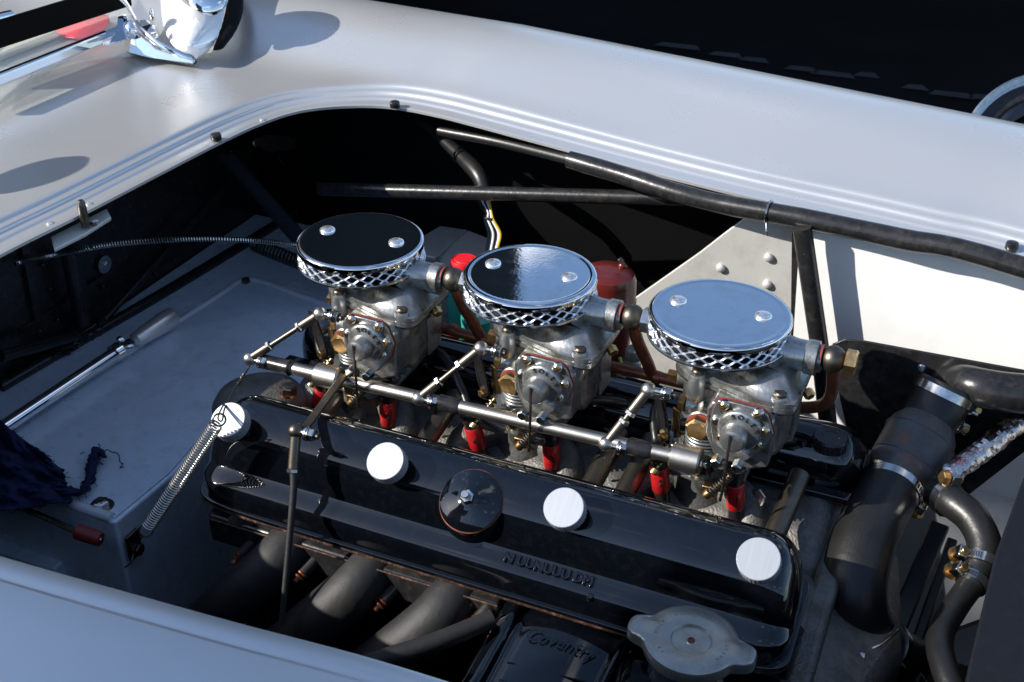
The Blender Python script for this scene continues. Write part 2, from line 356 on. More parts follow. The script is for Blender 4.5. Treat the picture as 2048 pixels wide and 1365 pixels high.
# locating pin with its slotted bracket below the cowl edge
pin = PZ(170, 445, .893)
b = ob('locating_pin', MB().lathe(pin-V((0, 0, .004)), (0, 0, 1), [(0, .0045), (.018, .0043), (.025, .004), (.028, .0025), (.0285, .001)], 16), 'steel', car)
ob('pin_hole', MB().lathe(pin+V((.0025, -.0035, .018)), (.4, -.9, 0), [(0, .0014), (.0006, .0014)], 10), 'ink', b)
ob('bracket', MB().prism([pin+V(q) for q in ((-.018, -.03, -.006), (.004, -.05, -.006), (.008, -.01, -.006), (.006, .03, -.006), (-.012, .045, -.006))], (0, 0, -.004)), 'panel_grey', car, bev=.001)
ob('pin_nut', MB().hexa(pin+V((.004, .008, -.005)), (0, 0, 1), .004, .004), 'zinc', car)
for u, v_ in ((100, 447), (178, 408), (525, 240)):
    p = PZ(u, v_, .901); ob('rivet', MB().lathe(p, (0, 0, 1), [(0, .0035), (.0006, .0034), (.0012, .002)], 14), 'paint', car)
# engine bay lining: firewall, dark floor, walls
ob('firewall', MB().box((-.645, 0, .60), (.02, 1.0, .56)), 'black_satin', car)
ob('bay_floor', MB().box((.1, -.05, .30), (1.6, 1.0, .02)), 'black_dull', car)
ob('inner_wing', MB().prism([(-.64, .50, .30), (-.64, .46, .88), (.12, .40, .86), (.12, .46, .30)], (0, .008, 0)), 'black_dull', car)
ob('inner_wing', MB().prism([(-.46, -.53, .3), (-.46, -.53, .80), (1.0, -.47, .78), (1.0, -.47, .3)], (0, -.006, 0)), 'black_dull', car)
# details on the firewall
def fw(u, v_): return PX(u, v_, -.632)
for (a, b_) in (((45, 480), (75, 640)), ((145, 470), (175, 640))): ob('rib', MB().bar(fw(*a), fw(*b_), .012, .006, (0, 1, 0)), 'black_satin', car, bev=.001)
ob('seam_strip', MB().bar(fw(40, 660), fw(225, 540), .003, .004, (0, 0, 1)), 'black_satin', car)
for u, v_ in ((85, 530), (100, 578), (205, 572), (170, 600), (80, 662), (115, 640), (310, 548), (395, 490), (510, 415), (348, 520)):
    ob('rivet', MB().sphere(fw(u, v_), .003, 10), 'black_satin', car)
wsh = ob('washer', MB().lathe(fw(207, 529)+V((.001, 0, 0)), (1, 0, 0), [(0, .0115), (.0015, .0115)], 26), 'zinc', car)
ob('bolt_head', MB().hexa(fw(207, 529)+V((.002, 0, 0)), (1, 0, 0), .0055, .005), 'zinc', wsh)
# far side inner panels
YP = .262
pan = [PY(1600, 468, YP), PY(1650, 470, YP), PY(2048, 545, YP), V((1.1, YP-.03, .83)), V((1.1, YP-.03, .35)), V((.26, YP, .35)), PY(1655, 905, YP), PY(1580, 880, YP), PY(1585, 700, YP)]
ob('inner_panel', MB().prism(pan, (0, .006, 0)), 'panel_white', car, label='sunlit pale inner fender panel')
gp = [PY(u, v_, .285) for u, v_ in ((1200, 650), (1268, 598), (1400, 505), (1450, 466), (1488, 438), (1540, 436), (1592, 452), (1590, 620), (1580, 900), (1350, 900))]
gs = ob('gusset_panel', MB().prism(gp, (0, .005, 0)), 'panel_grey', car, bev=.001, label='grey gusset panel with domed rivets')
for u, v_ in ((1537, 516), (1441, 537), (1534, 570)): ob('rivet', MB().sphere(PY(u, v_, .283), .0052, 14, (1, .7, 1)), 'panel_grey', gs)
ob('flange_strip', MB().bar(PY(1592, 458, .275), PY(1588, 760, .275), .006, .012, (1, 0, 0)), 'black_satin', car)
# lower right inner floor panel (lit grey) and dark radiator shroud
ob('lower_panel', MB().prism([PZ(1870, 1010, .60), PZ(2110, 800, .60), PZ(2200, 1150, .60), PZ(1900, 1260, .60)], (0, 0, -.006)), 'panel_grey', car)
sh = [PX(2075, 905, .445), PX(1975, 1160, .437), PX(1942, 1375, .43), PX(1930, 1600, .43), PX(2300, 1600, .45), PX(2300, 905, .45)]
ob('radiator_shroud', MB().prism([V((.447, .062, .79)), V((.43, -.06, .765)), V((.424, -.17, .745)), V((.424, -.42, .70)), V((.424, -.42, .40)), V((.447, .062, .40))], (.5, 0, 0)), 'shroud', car, bev=.002)

# ------------------------------------------------------------ chassis tubes
cf = thing('chassis_frame', 'black painted tubular frame running round the engine bay', 'frame', (0, 0, .4))
def ftube(pts, r, m='black_satin', name='frame_tube', **k): return ob(name, MB().tube(pts, r, 16, **k), m, cf)
tA = PY(640, 378, .30); tB = PY(1370, 398, .30)
ftube([tA, tB], .0085, smooth=False)
ftube([PY(1140, 320, .30), PY(1250, 352, .285), PY(1350, 385, .27), PY(1450, 410, .262), PY(1600, 436, .25), PY(1800, 478, .24), PY(2060, 540, .225), V((.9, .17, .82))], .0105, rf=lambda t: 1+.03*math.sin(37*t)*math.sin(11*t))
ftube([PY(880, 262, .36), PY(1000, 285, .34), PY(1150, 322, .30)], .0065, 'rubber')
ftube([PY(1604, 455, .235), PY(1640, 700, .235), PY(1668, 960, .235)], .0098, smooth=False)
ftube([PX(450, 310, -.60), PY(600, 480, .30), PY(660, 560, .26)], .011, 'tube_blue')
ftube([PX(625, 225, -.60), PX(636, 390, -.60)], .006, 'tube_blue', smooth=False)
ftube([PZ(0, 775, .655), PZ(120, 705, .655), PZ(300, 602, .655), PZ(470, 500, .655), PZ(640, 395, .655)], .007)
ftube([PX(0, 713, -.60), PX(150, 672, -.61)], .007, smooth=False)
ftube([PX(200, 650, -.615), PX(470, 350, -.615)], .0045, smooth=False)
ftube([PX(135, 500, -.615), PX(165, 650, -.615)], .009, smooth=False)
wl = MB()
for i in range(34):
    f = random.random(); p = PX(110+130*f+random.uniform(-8, 8), 712-100*f*.8+random.uniform(-9, 9), -.607); wl.sphere(p, random.uniform(.002, .0045), 6)
ob('weld_bead', wl, 'black_satin', cf)['kind'] = 'stuff'
# catch bracket (shiny cupped plate) under the cowl corner
cb = thing('catch_plate', 'small dark polished cup-shaped catch plate under the cowl corner', 'bracket', PX(550, 295, -.56))
rows = []
for i in range(13):
    a = i/12; r = []
    for j in range(20):
        t = 2*math.pi*j/20; u = 550+(46*a)*math.cos(t); v_ = 287+(17*a)*math.sin(t)
        p = PX(u, v_, -.56); p.z -= .006*(1-a*a); r.append(p)
    rows.append(r)
cpl = ob('cup', MB().grid(rows, cv=True), 'satin_steel', cb); sm = cpl.modifiers.new('thick', 'SOLIDIFY'); sm.thickness = .0015
ob('arm', MB().bar(PX(455, 305, -.575), PX(520, 296, -.56), .006, .012), 'black_gloss', cb, bev=.001)
ob('web', MB().prism([PX(548, 302, -.56), PX(575, 300, -.56), PX(565, 330, -.56)], (.003, 0, 0)), 'black_gloss', cb)
# tie wrap wire on upper tube, wiring loom
tw = PY(1538, 424, .255)
ob('tie_wire', MB().torus(tw, PY(1600, 436, .25)-PY(1500, 414, .255), .0118, .0012, 24, 6).tube([tw+V((0, -.008, -.009)), tw+V((.002, -.012, -.016)), tw+V((.004, -.012, -.021))], .0013, 6), 'zinc', None, 'thin tie wire twisted round the upper frame tube', 'wire')
lm = thing('wiring_loom', 'black taped wiring loom hanging down behind the filters', 'cable', PY(960, 360, .33))
ob('sheath', MB().tube([PY(835, 240, .42), PY(880, 275, .39), PY(925, 315, .36), PY(958, 350, .335), PY(972, 385, .325)], .0095, 12, rf=lambda t: .45+.75*min(1, t*1.6)-.1*t), 'rubber', lm)
ob('cable_tie', MB().torus(PY(922, 310, .36), PY(958, 350, .335)-PY(880, 275, .39), .0105, .0016, 20, 6), 'black_gloss', lm)
for k, (m, du, dv) in enumerate((('black_gloss', -8, 0), ('wire_white', -3, 2), ('black_gloss', 2, 0), ('wire_white', 7, 1), ('wire_yellow', 10, -2), ('black_gloss', -12, 2))):
    ob('wire', MB().tube([PY(970+du*.4, 380, .325), PY(968+du, 402+dv, .32), PY(978+du*.5, 425, .31), PY(979+du*.8, 440, .305), PY(990+du*1.1, 468, .30), PY(985+du, 500+dv, .29)], .0017, 8), m, lm)
ob('cable_tie', MB().torus(PY(979, 434, .308), (0.1, 0, 1), .0062, .0016, 16, 6), 'black_gloss', lm)

# ------------------------------------------------------------ silver footwell box with lid bead
bx = thing('footwell_box', 'silver blue painted footwell box with beaded lid and corner bolts', 'box', (-.5, 0, .35))
ZB = .65
c1 = PZ(230, 1046, ZB); c2 = PZ(348, 948, ZB); c3 = PZ(480, 790, ZB)
top = [V((-.634, c1.y, ZB)), c1, c2, c3, V((-.335, .03, ZB)), V((-.28, .12, ZB)), V((-.27, .36, ZB)), V((-.30, .45, ZB)), V((-.634, .45, ZB))]
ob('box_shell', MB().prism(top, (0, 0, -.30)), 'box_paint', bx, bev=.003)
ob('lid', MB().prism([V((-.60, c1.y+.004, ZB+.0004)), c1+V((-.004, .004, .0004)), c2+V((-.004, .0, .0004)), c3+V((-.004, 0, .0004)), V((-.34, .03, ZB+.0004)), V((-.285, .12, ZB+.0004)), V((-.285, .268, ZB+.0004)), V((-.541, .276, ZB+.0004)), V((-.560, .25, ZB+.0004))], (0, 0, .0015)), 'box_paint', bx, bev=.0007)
def bead(pts, r=.0035, name='bead'):
    return ob(name, MB().tube([V((p.x, p.y, p.z)) for p in pts], r*1.25, 10, sub=8), 'bead_paint', bx)
zb = ZB+.001
bead([PZ(0, 868, zb), PZ(200, 742, zb), PZ(340, 655, zb), PZ(440, 590, zb), PZ(475, 566, zb), PZ(500, 560, zb), PZ(530, 566, zb), PZ(600, 592, zb), PZ(660, 614, zb), PZ(800, 668, zb)])
bead([PZ(100, 995, zb), PZ(160, 1015, zb), PZ(225, 1037, zb)], .0045)
for u, v_, rr, wz in ((492, 566, .0062, 0), (203, 1014, .0085, 1)):
    p = PZ(u, v_, ZB+.002)
    if wz: ob('washer', MB().lathe(p, (0, 0, 1), [(0, .0125), (.0012, .0125)], 28), 'zinc', bx)
    bo = ob('bolt', MB().hexa(p+V((0, 0, .0012)), (0, 0, 1), rr*.95, rr*.8, .3).lathe(p+V((0, 0, .0012+rr*.8)), (0, 0, 1), [(0, rr*.6), (.0004, rr*.55)], 16), 'zinc' if wz else 'steel', bx)
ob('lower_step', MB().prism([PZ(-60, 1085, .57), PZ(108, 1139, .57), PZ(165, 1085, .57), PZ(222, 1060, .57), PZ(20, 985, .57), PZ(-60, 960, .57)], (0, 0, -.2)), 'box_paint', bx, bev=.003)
ob('side_bracket', MB().box(c1+V((.006, .012, -.035)), (.004, .018, .03)), 'steel', bx, bev=.001)
ob('bolt', MB().hexa(c1+V((.008, .012, -.04)), (1, 0, 0), .007, .006), 'steel', bx)
ob('screw', MB().lathe(PZ(18, 1030, .57), (0, 0, 1), [(0, .014), (.006, .013), (.01, .008)], 20), 'black_satin', bx)
# chrome bar with clamp on the box
ch = thing('steering_shaft', 'polished chrome shaft with wing clamp lying over the silver box', 'shaft', PZ(240, 720, .67))
sa = PZ(-30, 880, .668); sb = PZ(232, 706, .668); sc = PZ(345, 640, .668); dd = (sc-sa).normalized()
ob('shaft', MB().tube([sa, sb], .0080, 20, smooth=False), 'chrome', ch)
ob('sleeve', MB().lathe(sb+dd*.028, dd, [(0, .004), (.004, .009), (.02, .0108), (.045, .0125), (.066, .0130), (.068, .0124), (.068, .0075)], 28), 'paint', ch)
ob('collar', MB().lathe(sb-dd*.006, dd, [(0, .0082), (.002, .0104), (.012, .0108), (.014, .0085), (.03, .0065)], 24), 'chrome', ch)
for s_ in (-1, 1):
    pp = sb+dd*.016+V((.010*s_, -.004*s_, .004))
    ob('wing', MB().lathe(pp, (.8, -.6, .2), [(-.005, .003), (-.004, .0045), (.004, .0045), (.005, .003)], 14), 'chrome', ch)
ob('thumb_screw', MB().cyl(sb+dd*.014+V((.004, -.014, .0)), sb+dd*.014+V((.004, -.006, .004)), .0035), 'chrome', ch)
# red tipped lever
lv2 = thing('gear_lever', 'thin chrome rod with red rubber tip lying across the box edge', 'lever', PZ(160, 1065, .655))
ra = PZ(50, 1018, .659); rb = PZ(160, 1066, .655); rc = PZ(201, 1080, .652)
ob('rod', MB().tube([ra, rb], .0032, 12, smooth=False), 'zinc', lv2)
ob('red_tip', MB().lathe(rb+(ra-rb).normalized()*.004, rc-rb, [(0, .0068), (.001, .0078), (.024, .0072), (.0262, .0066), (.0265, .003)], 24), 'red_dull', lv2)
ob('rod_end', MB().cyl(rb+(rc-rb).normalized()*.021, rb+(rc-rb).normalized()*.0240, .003), 'chrome', lv2)
# blue rag
rg = thing('rag', 'frayed dark blue cloth rag lying on the silver box', 'cloth', PZ(60, 930, .655))
rows = []
N1, N2 = 60, 44
for i in range(N1):
    a = i/(N1-1); r = []
    for j in range(N2):
        b_ = j/(N2-1)
        e0 = (-90+215*a, 770+170*a) ; e1 = (-90+230*a, 1030-26*a)
        u = e0[0]*(1-b_)+e1[0]*b_; v_ = e0[1]*(1-b_)+e1[1]*b_
        u += 5*pnoise(V((a*30, b_*30, 0)))*(1 if j in (0, N2-1) or i == N1-1 else .2)
        z = .664+.026*abs(pnoise(V((a*3.1, b_*2.3, 4))))+.010*pnoise(V((a*7, b_*9, 1)))+.003*pnoise(V((a*22, b_*25, 3)))+.016*(1-a)
        r.append(PZ(u, v_, max(z, .656)))
    rows.append(r)
ck = ob('cloth', MB().grid(rows), 'cloth', rg); sm = ck.modifiers.new('thick', 'SOLIDIFY'); sm.thickness = .002
rows = []
cen = [(105, 975), (135, 982), (158, 985), (172, 972), (183, 945), (186, 918), (196, 903), (212, 915)]
wid = [26, 20, 14, 18, 24, 24, 18, 6]
cc = catmull([V((a, b_, w_)) for (a, b_), w_ in zip(cen, wid)], 6)
for i, c in enumerate(cc):
    t = (cc[min(i+1, len(cc)-1)]-cc[max(i-1, 0)]); t = V((t.x, t.y)).normalized(); r = []
    for j in range(9):
        s_ = (j/8-.5)*c.z*(1+.35*random.uniform(-1, 1)*(j in (0, 8))); z = .660+.008*math.sin(j/8*math.pi)+.004*pnoise(V((i*.4, j*.5, 2)))
        r.append(PZ(c.x-t.y*s_, c.y+t.x*s_, z))
    rows.append(r)
tl = ob('torn_strip', MB().grid(rows), 'cloth', rg); sm = tl.modifiers.new('thick', 'SOLIDIFY'); sm.thickness = .002
fr = MB()
for pts in ([(205, 905), (215, 900), (222, 904), (232, 906), (238, 912), (240, 925), (246, 928), (240, 936), (248, 934)], [(195, 900), (200, 893), (196, 888)], [(168, 905), (160, 908)], [(198, 905), (206, 912), (198, 922), (206, 930)]):
    fr.tube([PZ(u, v_, .658+random.uniform(0, .004)) for u, v_ in pts], .0006, 5, sub=4)
for i in range(70):
    k = random.random(); e = random.choice(((-90+215*k, 770+170*k), (-90+230*k, 1030-26*k), (125+15*k, 940+64*k), (cc[int(k*30)].x+random.choice((-1, 1))*9, cc[int(k*30)].y)))
    p = PZ(e[0], e[1], .664); fr.tube([p, p+V((random.uniform(-.004, .004), random.uniform(-.004, .004), random.uniform(-.003, .003))), p+V((random.uniform(-.007, .007), random.uniform(-.007, .007), -.004))], .0004, 4, sub=2)
o_ = ob('frayed_threads', fr, 'cloth', rg); o_['kind'] = 'stuff'
# silver shelf & bracket & red cap reservoir, canister
ob('mounting_bracket', MB().prism([PZ(800, 500, .71), PZ(880, 452, .71), PZ(935, 460, .71), PZ(870, 515, .71)], (0, 0, -.004)).prism([PZ(880, 508, .705), PZ(937, 461, .709), PZ(985, 480, .709), PZ(985, 520, .705), PZ(940, 560, .69), PZ(880, 560, .69)], (0, 0, -.05)), 'panel_grey', None, 'grey folded metal bracket behind the rear air filter', 'bracket', bev=.001)
rz = thing('fluid_reservoir', 'fluid reservoir with bright red screw cap behind the rear filter', 'reservoir', PZ(925, 540, .66))
pc = PZ(928, 520, .735)
ob('red_cap', MB().lathe(pc-V((0, 0, .018)), (0, 0, 1), [(0, .0165), (.001, .0172), (.016, .017), (.019, .0155), (.0185, .012), (.0195, .011), (.0195, .001)], 36), 'red_plastic', rz)
ob('bottle', MB().lathe(pc-V((0, 0, .11)), (0, 0, 1), [(0, .022), (.07, .022), (.085, .016), (.092, .015)], 28), 'teal', rz)
p = PY(955, 650, .10); ob('overflow_cup', MB().lathe(p-V((0, 0, .03)), (0, 0, 1), [(0, .016), (.04, .018)], 20), 'teal', None, 'small teal plastic cup glimpsed beneath the middle filter', 'cup')
cn = thing('oil_canister', 'dark red enamelled canister behind the middle air filter', 'canister', PY(1215, 690, .16))
pc = PY(1215, 545, .16)
ob('body', MB().lathe(pc-V((0, 0, .11)), (0, 0, 1), [(0, .026), (.06, .030), (.075, .031), (.076, .0318), (.079, .0318), (.08, .031), (.102, .0305), (.109, .028), (.1125, .022), (.114, .008)], 44), 'red_enamel', cn)
ob('vent_stub', MB().sphere(pc+V((.012, .012, .004)), .005, 12), 'red_enamel', cn)
ob('seam_band', MB().torus(pc-V((0, 0, .032)), (0, 0, 1), .0312, .0008, 40, 6), 'red_enamel', cn)
ob('vent_screw', MB().cyl(PY(1245, 525, .165), PY(1238, 518, .165), .003), 'steel', cn)
gz = thing('breather_cap', 'small grey blue metal cap between middle and front carburettors', 'cap', PZ(1268, 735, .73))
p = PZ(1268, 700, .765); ob('cap', MB().lathe(p-V((0, 0, .02)), (0, 0, 1), [(0, .0085), (.008, .0085), (.009, .0078), (.011, .0085), (.020, .0088), (.022, .0075)], 24), 'cap_metal', gz)
ob('green_wire', MB().tube([PZ(1240, 715, .76), PZ(1248, 740, .75), PZ(1262, 770, .74), PZ(1280, 800, .735)], .0017, 8), 'wire_green', None, 'short green yellow wire beside the small metal cap', 'wire')
# throttle outer cable (coiled sheath), ribbed hose
cp = [PX(30, 527, -.625), PZ(110, 510, .775), PZ(200, 492, .79), PZ(300, 482, .795), PZ(400, 478, .79), PZ(500, 481, .78), PZ(580, 490, .77), PZ(640, 505, .755)]
co = MB(); co.coil(cp, .0030, .00085, 130, 5, 8)
cab = thing('throttle_cable', 'long coiled steel cable sheath curving across to the rear filter', 'cable', PZ(300, 482, .795))
ob('coiled_sheath', co, 'zinc', cab); ob('inner_cable', MB().tube(cp, .0024, 6), 'black_dull', cab)
ob('ribbed_hose', MB().coil([PZ(510, 490, .72), PZ(560, 510, .72), PZ(610, 530, .71), PZ(660, 545, .70)], .0075, .0022, 26, 6, 12).tube([PZ(510, 490, .72), PZ(560, 510, .72), PZ(610, 530, .71), PZ(660, 545, .70)], .0075, 8), 'rubber', None, 'black ribbed hose passing under the rear air filter', 'hose')

# ============================================================ WINDSCREEN GROUP
ws = thing('windscreen', 'low clear racing windscreen with polished frame bar and black top strip', 'windscreen', PZ(150, 130, .92))
def Wp(u, v_, z): return PZ(u, v_, z)
ob('frame_bar', MB().bar(Wp(-60, 182, .95), Wp(215, 72, .95), .014, .010).prism([Wp(205, 88, .95), Wp(256, 72, .95), Wp(250, 25, .975), Wp(234, 30, .975), Wp(232, 52, .965), Wp(200, 66, .953)], (.004, 0, -.004)), 'chrome', ws, bev=.003)
ob('top_strip', MB().bar(Wp(-80, 102, .968)+V((.008, -.012, .008)), Wp(262, -8, .968)+V((.005, -.008, .006)), .033, .003, (0, .25, 1)), 'tape', ws, bev=.0008)
ob('pane', MB().prism([Wp(-80, 178, .948), Wp(235, 62, .948), Wp(240, -20, .960), Wp(-80, 80, .960)], (-.002, 0, .001)), 'glass', ws)
ob('wind_deflector', MB().prism([Wp(-60, 200, .928), Wp(60, 150, .928), Wp(150, 110, .93), Wp(240, 80, .935), Wp(262, 112, .926), Wp(160, 122, .922), Wp(60, 150, .922), Wp(-60, 245, .922)], (0, 0, -.0015)), 'glass', ws)
sq = thing('windscreen_pillar', 'polished curved windscreen pillar bolted to the fender', 'bracket', PZ(320, 110, .92))
pp = [Wp(236, -8, 1.00), Wp(252, 8, .988), Wp(266, 32, .972), Wp(284, 62, .955), Wp(310, 86, .944), Wp(345, 104, .935), Wp(386, 122, .924)]
rows = []
for i, c in enumerate(catmull(pp, 5)):
    k = i/(6*5); w_ = .010-.004*k; h = .006
    rows.append([c+V((0, 0, h*.5))+V((.4, -.9, 0))*w_*.4, c+V((0, 0, h))+V((.2, .2, 0))*w_*.2, c+V((0, 0, h*.4))-V((.4, -.9, 0))*w_*.6, c-V((0, 0, .002))-V((.4, -.9, 0))*w_*.6, c-V((0, 0, .002))+V((.4, -.9, 0))*w_*.4])
ob('arm', MB().grid(rows, cv=True, caps=True), 'chrome', sq, smooth=60)
ob('foot', MB().prism([Wp(256, 106, .930), Wp(264, 60, .955), Wp(285, 75, .948), Wp(312, 98, .936), Wp(388, 122, .926), Wp(386, 128, .923), Wp(300, 116, .923)], (0, .004, 0)), 'chrome', sq, bev=.001)
ob('gasket', MB().prism([Wp(253, 108, .9225), Wp(300, 117, .9215), Wp(388, 131, .9205), Wp(394, 126, .9205), Wp(380, 117, .921), Wp(300, 100, .922)], (0, 0, .0032)), 'rubber', sq, bev=.0005)
ob('clamp_washer', MB().lathe(Wp(262, 60, .957), (-.2, -.9, .2), [(0, .012), (.003, .012), (.006, .009), (.009, .004)], 24), 'chrome', sq)
wn = ob('wing_nut', MB().lathe(Wp(303, 62, .958), (-.3, .8, .3), [(0, .0045), (.008, .004), (.010, .002)], 14).sphere(Wp(304, 30, .965), .0045, 12, (.8, .8, 1.9)).sphere(Wp(311, 74, .948), .0045, 12, (.8, .8, 1.6)), 'chrome', sq)
ob('washer', MB().lathe(Wp(290, 52, .955), (-.3, .8, .3), [(0, .008), (.002, .008)], 20), 'chrome', sq)
# red light block behind the glass, pale seat
ob('red_cushion', MB().prism([Wp(150, 55, .935), Wp(165, 82, .930), Wp(212, 62, .930), Wp(222, 46, .935), Wp(220, 30, .945), Wp(205, 30, .948)], (-.05, .01, -.005)), 'red_plastic', None, 'red block seen through the windscreen beside the pillar', 'cushion', bev=.004)
ob('cockpit_trim', MB().prism([V((-.83, -.5, .915)), V((-.83, .33, .925)), V((-1.1, .33, .97)), V((-1.1, -.5, .95))], (0, 0, .01)), 'upholstery', None, 'pale cockpit trim seen through the racing windscreen', 'trim', bev=.003)
for k in range(3):
    ob('cockpit_rail', MB().tube([V((-.86-.07*k, -.3, .96)), V((-.88-.07*k, .05, .975)), V((-.9-.06*k, .32, .95))], .008, 10), 'chrome', None, ['nearest of three bright rails behind the windscreen', 'middle of three bright rails behind the windscreen', 'farthest of three bright rails behind the windscreen'][k], 'rail', 'cockpit rails')
# mirror pod: white-silver shield shape
md_ = thing('wing_mirror', 'white and chrome wing mirror pod standing on the far fender', 'mirror', PZ(400, 116, .925))
rows = []
prof = [(392, 118, .926), (425, 92, .936), (443, 50, .955), (450, 0, .975), (440, -60, 1.0), (400, -120, 1.03)]
lft = [(388, 116, .926), (352, 98, .938), (330, 62, .950), (322, 10, .975), (322, -60, 1.0), (345, -120, 1.03)]
pr_ = catmull([Wp(*q) for q in prof], 5); pl_ = catmull([Wp(*q) for q in lft], 5)
nr = V((.35, -.75, .5)).normalized()
for a, b_ in zip(pl_, pr_):
    k = min(1, (a-b_).length/.04)
    rows.append([a.lerp(b_, j/12)+nr*.022*math.sin(math.pi*j/12)*k for j in range(13)]+[a.lerp(b_, j/12)-nr*.030*math.sin(math.pi*j/12)*k for j in range(11, 0, -1)])
pod = ob('pod_shell', MB().grid(rows, cv=True, caps=True), 'white_gloss', md_, smooth=60)
hc_ = V((-.648, .385, 1.022)); ob('mirror_head', MB().sphere(hc_+V((.004, -.004, -.004)), .038, 28, (1.25, 1.15, .85)), 'white_gloss', md_)
ob('mirror_rim', MB().lathe(Wp(418, -6, .992), nr, [(0, .024), (.004, .026), (.007, .025), (.010, .020), (.010, .003)], 32), 'chrome', md_)
bk = MB(); bkp = catmull([Wp(432, 92, .940), Wp(452, 55, .955), Wp(464, 15, .968), Wp(466, -40, .985), Wp(440, -110, 1.01)], 5); rows = []
for i, c in enumerate(bkp):
    k = .35+.65*math.sin(math.pi*min(1, .12+i/len(bkp)))
    rows.append([c-nr*.014+V((.010*k*math.cos(t), .016*k*math.sin(t), 0))*(1+.12*pnoise(V((i*.9, t*2, 0)))) for t in [2*math.pi*j/14 for j in range(14)]])
ob('backing', bk.grid(rows, cv=True, caps=True), 'black_dull', md_)
# second mirror/headrest off to the left whose round shadow falls on the cowl
sp = PZ(10, 322, .93)
hp = thing('near_mirror', 'small round mirror on a stalk on the cowl, outside the view at left', 'mirror', (sp.x-.13, sp.y-.09, .93))
q0 = sp+SUN*.26
ob('mirror_head', MB().lathe(q0, V((.35, -.2, .9)), [(-.008, .02), (-.006, .045), (0, .048), (.004, .04), (.008, .02)], 32), 'white_gloss', hp)
ob('stalk', MB().tube([q0-V((0, 0, .01)), q0-V((.02, .0, .10)), V((q0.x-.02, q0.y, .92))], .004, 10), 'chrome', hp)

# ============================================================ ENGINE HEAD / BLOCK
en = thing('engine_block', 'rough grey cast engine block and head between the rocker covers', 'engine', (0, -.02, .4))
XL, XR = -.262, .292
ob('block', MB().box((0.02, -.03, .55), (.53, .22, .28)), 'black_dull', en, bev=.01)
rows = []
nx, ny = 110, 40
spx = []
for i in range(nx+1):
    x = XL-.004+(XR-XL+.014)*i/nx; r = []
    for j in range(ny+1):
        y = -.145+.19*j/ny
        z = .722 - .022*math.exp(-((y+.06)/.022)**2)
        for k in range(6):
            xc = -.2+.088*k-.006
            z -= .020*math.exp(-(((x-xc)/.016)**2+((y+.075)/.02)**2))
        z += .010*max(0, (y-.0)/.04)
        z += .0025*pnoise(V((x*40, y*40, 0)))
        e = min(i, nx-i)/nx*1.0
        if i < 4 or i > nx-4: z -= .012*(1-min(i, nx-i)/4)**2
        r.append(V((x, y, z)))
    rows.append(r)
rows = [[V((r[0].x, -.16, .62))]+r+[V((r[0].x, .05, .62))] for r in rows]
ob('head_casting', MB().grid(rows), 'cast_rough', en)
# right end web between covers
ob('front_casting', MB().prism([V((.296, -.21, .62)), V((.296, -.19, .69)), V((.296, -.12, .712)), V((.296, -.05, .705)), V((.296, .0, .722)), V((.296, .12, .71)), V((.296, .12, .60)), V((.296, -.21, .56))], (.022, 0, 0)), 'cast_rough', en, bev=.006)
ob('front_housing', MB().prism([(.30, -.20, .69), (.36, -.16, .665), (.38, -.08, .66), (.36, .03, .67), (.30, .08, .70), (.30, .08, .50), (.38, -.08, .50), (.36, -.18, .5), (.30, -.2, .5)][:5], (0, 0, -.12)), 'cast_rough', en, bev=.012)
# end casting at rear with bolt & copper washer
ob('rear_casting', MB().lathe(V((-.265, -.07, .70)), (0, 0, 1), [(0, .05), (.03, .048), (.04, .042), (.045, .03), (.047, .01)], 32), 'cast_rough', en)
pbt = PZ(577, 785, .752)
ob('copper_washer', MB().lathe(pbt-V((0, 0, .0022)), (0, 0, 1), [(0, .0088), (.0024, .0088)], 26), 'copper', en)
ob('bolt', MB().hexa(pbt, (0, 0, 1), .0085, .0075, .4).lathe(pbt+V((0, 0, .0074)), (0, 0, 1), [(0, .0068), (.0006, .006)], 20), 'steel', en)
# push rod tubes
for u, v_ in ((862, 868), (1195, 948), (1262, 962), (1562, 1040), (655, 820)):
    p = PZ(u, v_, .738); ob('pushrod_tube', MB().cyl(p+V((-.004, -.05, -.016)), p+V((.004, .05, .016)), .0095), 'steel', en)
# intake stubs under carburettors
for xc in (-.1765, 0, .1765):
    ob('intake_stub', MB().lathe(V((xc, -.005, .70)), (0, 0, 1), [(0, .036), (.02, .031), (.045, .029), (.048, .036), (.058, .036), (.059, .034)], 32), 'cast_dark', en)
    for s_ in (-1, 1):
        ob('intake_runner', MB().tube([V((xc+s_*.018, -.005, .725)), V((xc+s_*.05, -.03, .722)), V((xc+s_*.06, -.05, .695))], .017, 16), 'cast_rough', en)
ob('head_nut', MB().hexa(PZ(1515, 1000, .732), (-.2, -.7, .7), .0095, .007).lathe(PZ(1515, 1000, .732)+V((-.2, -.7, .7))*.0072, (-.2, -.7, .7), [(0, .005), (.0005, .0048)], 14), 'zinc', en)
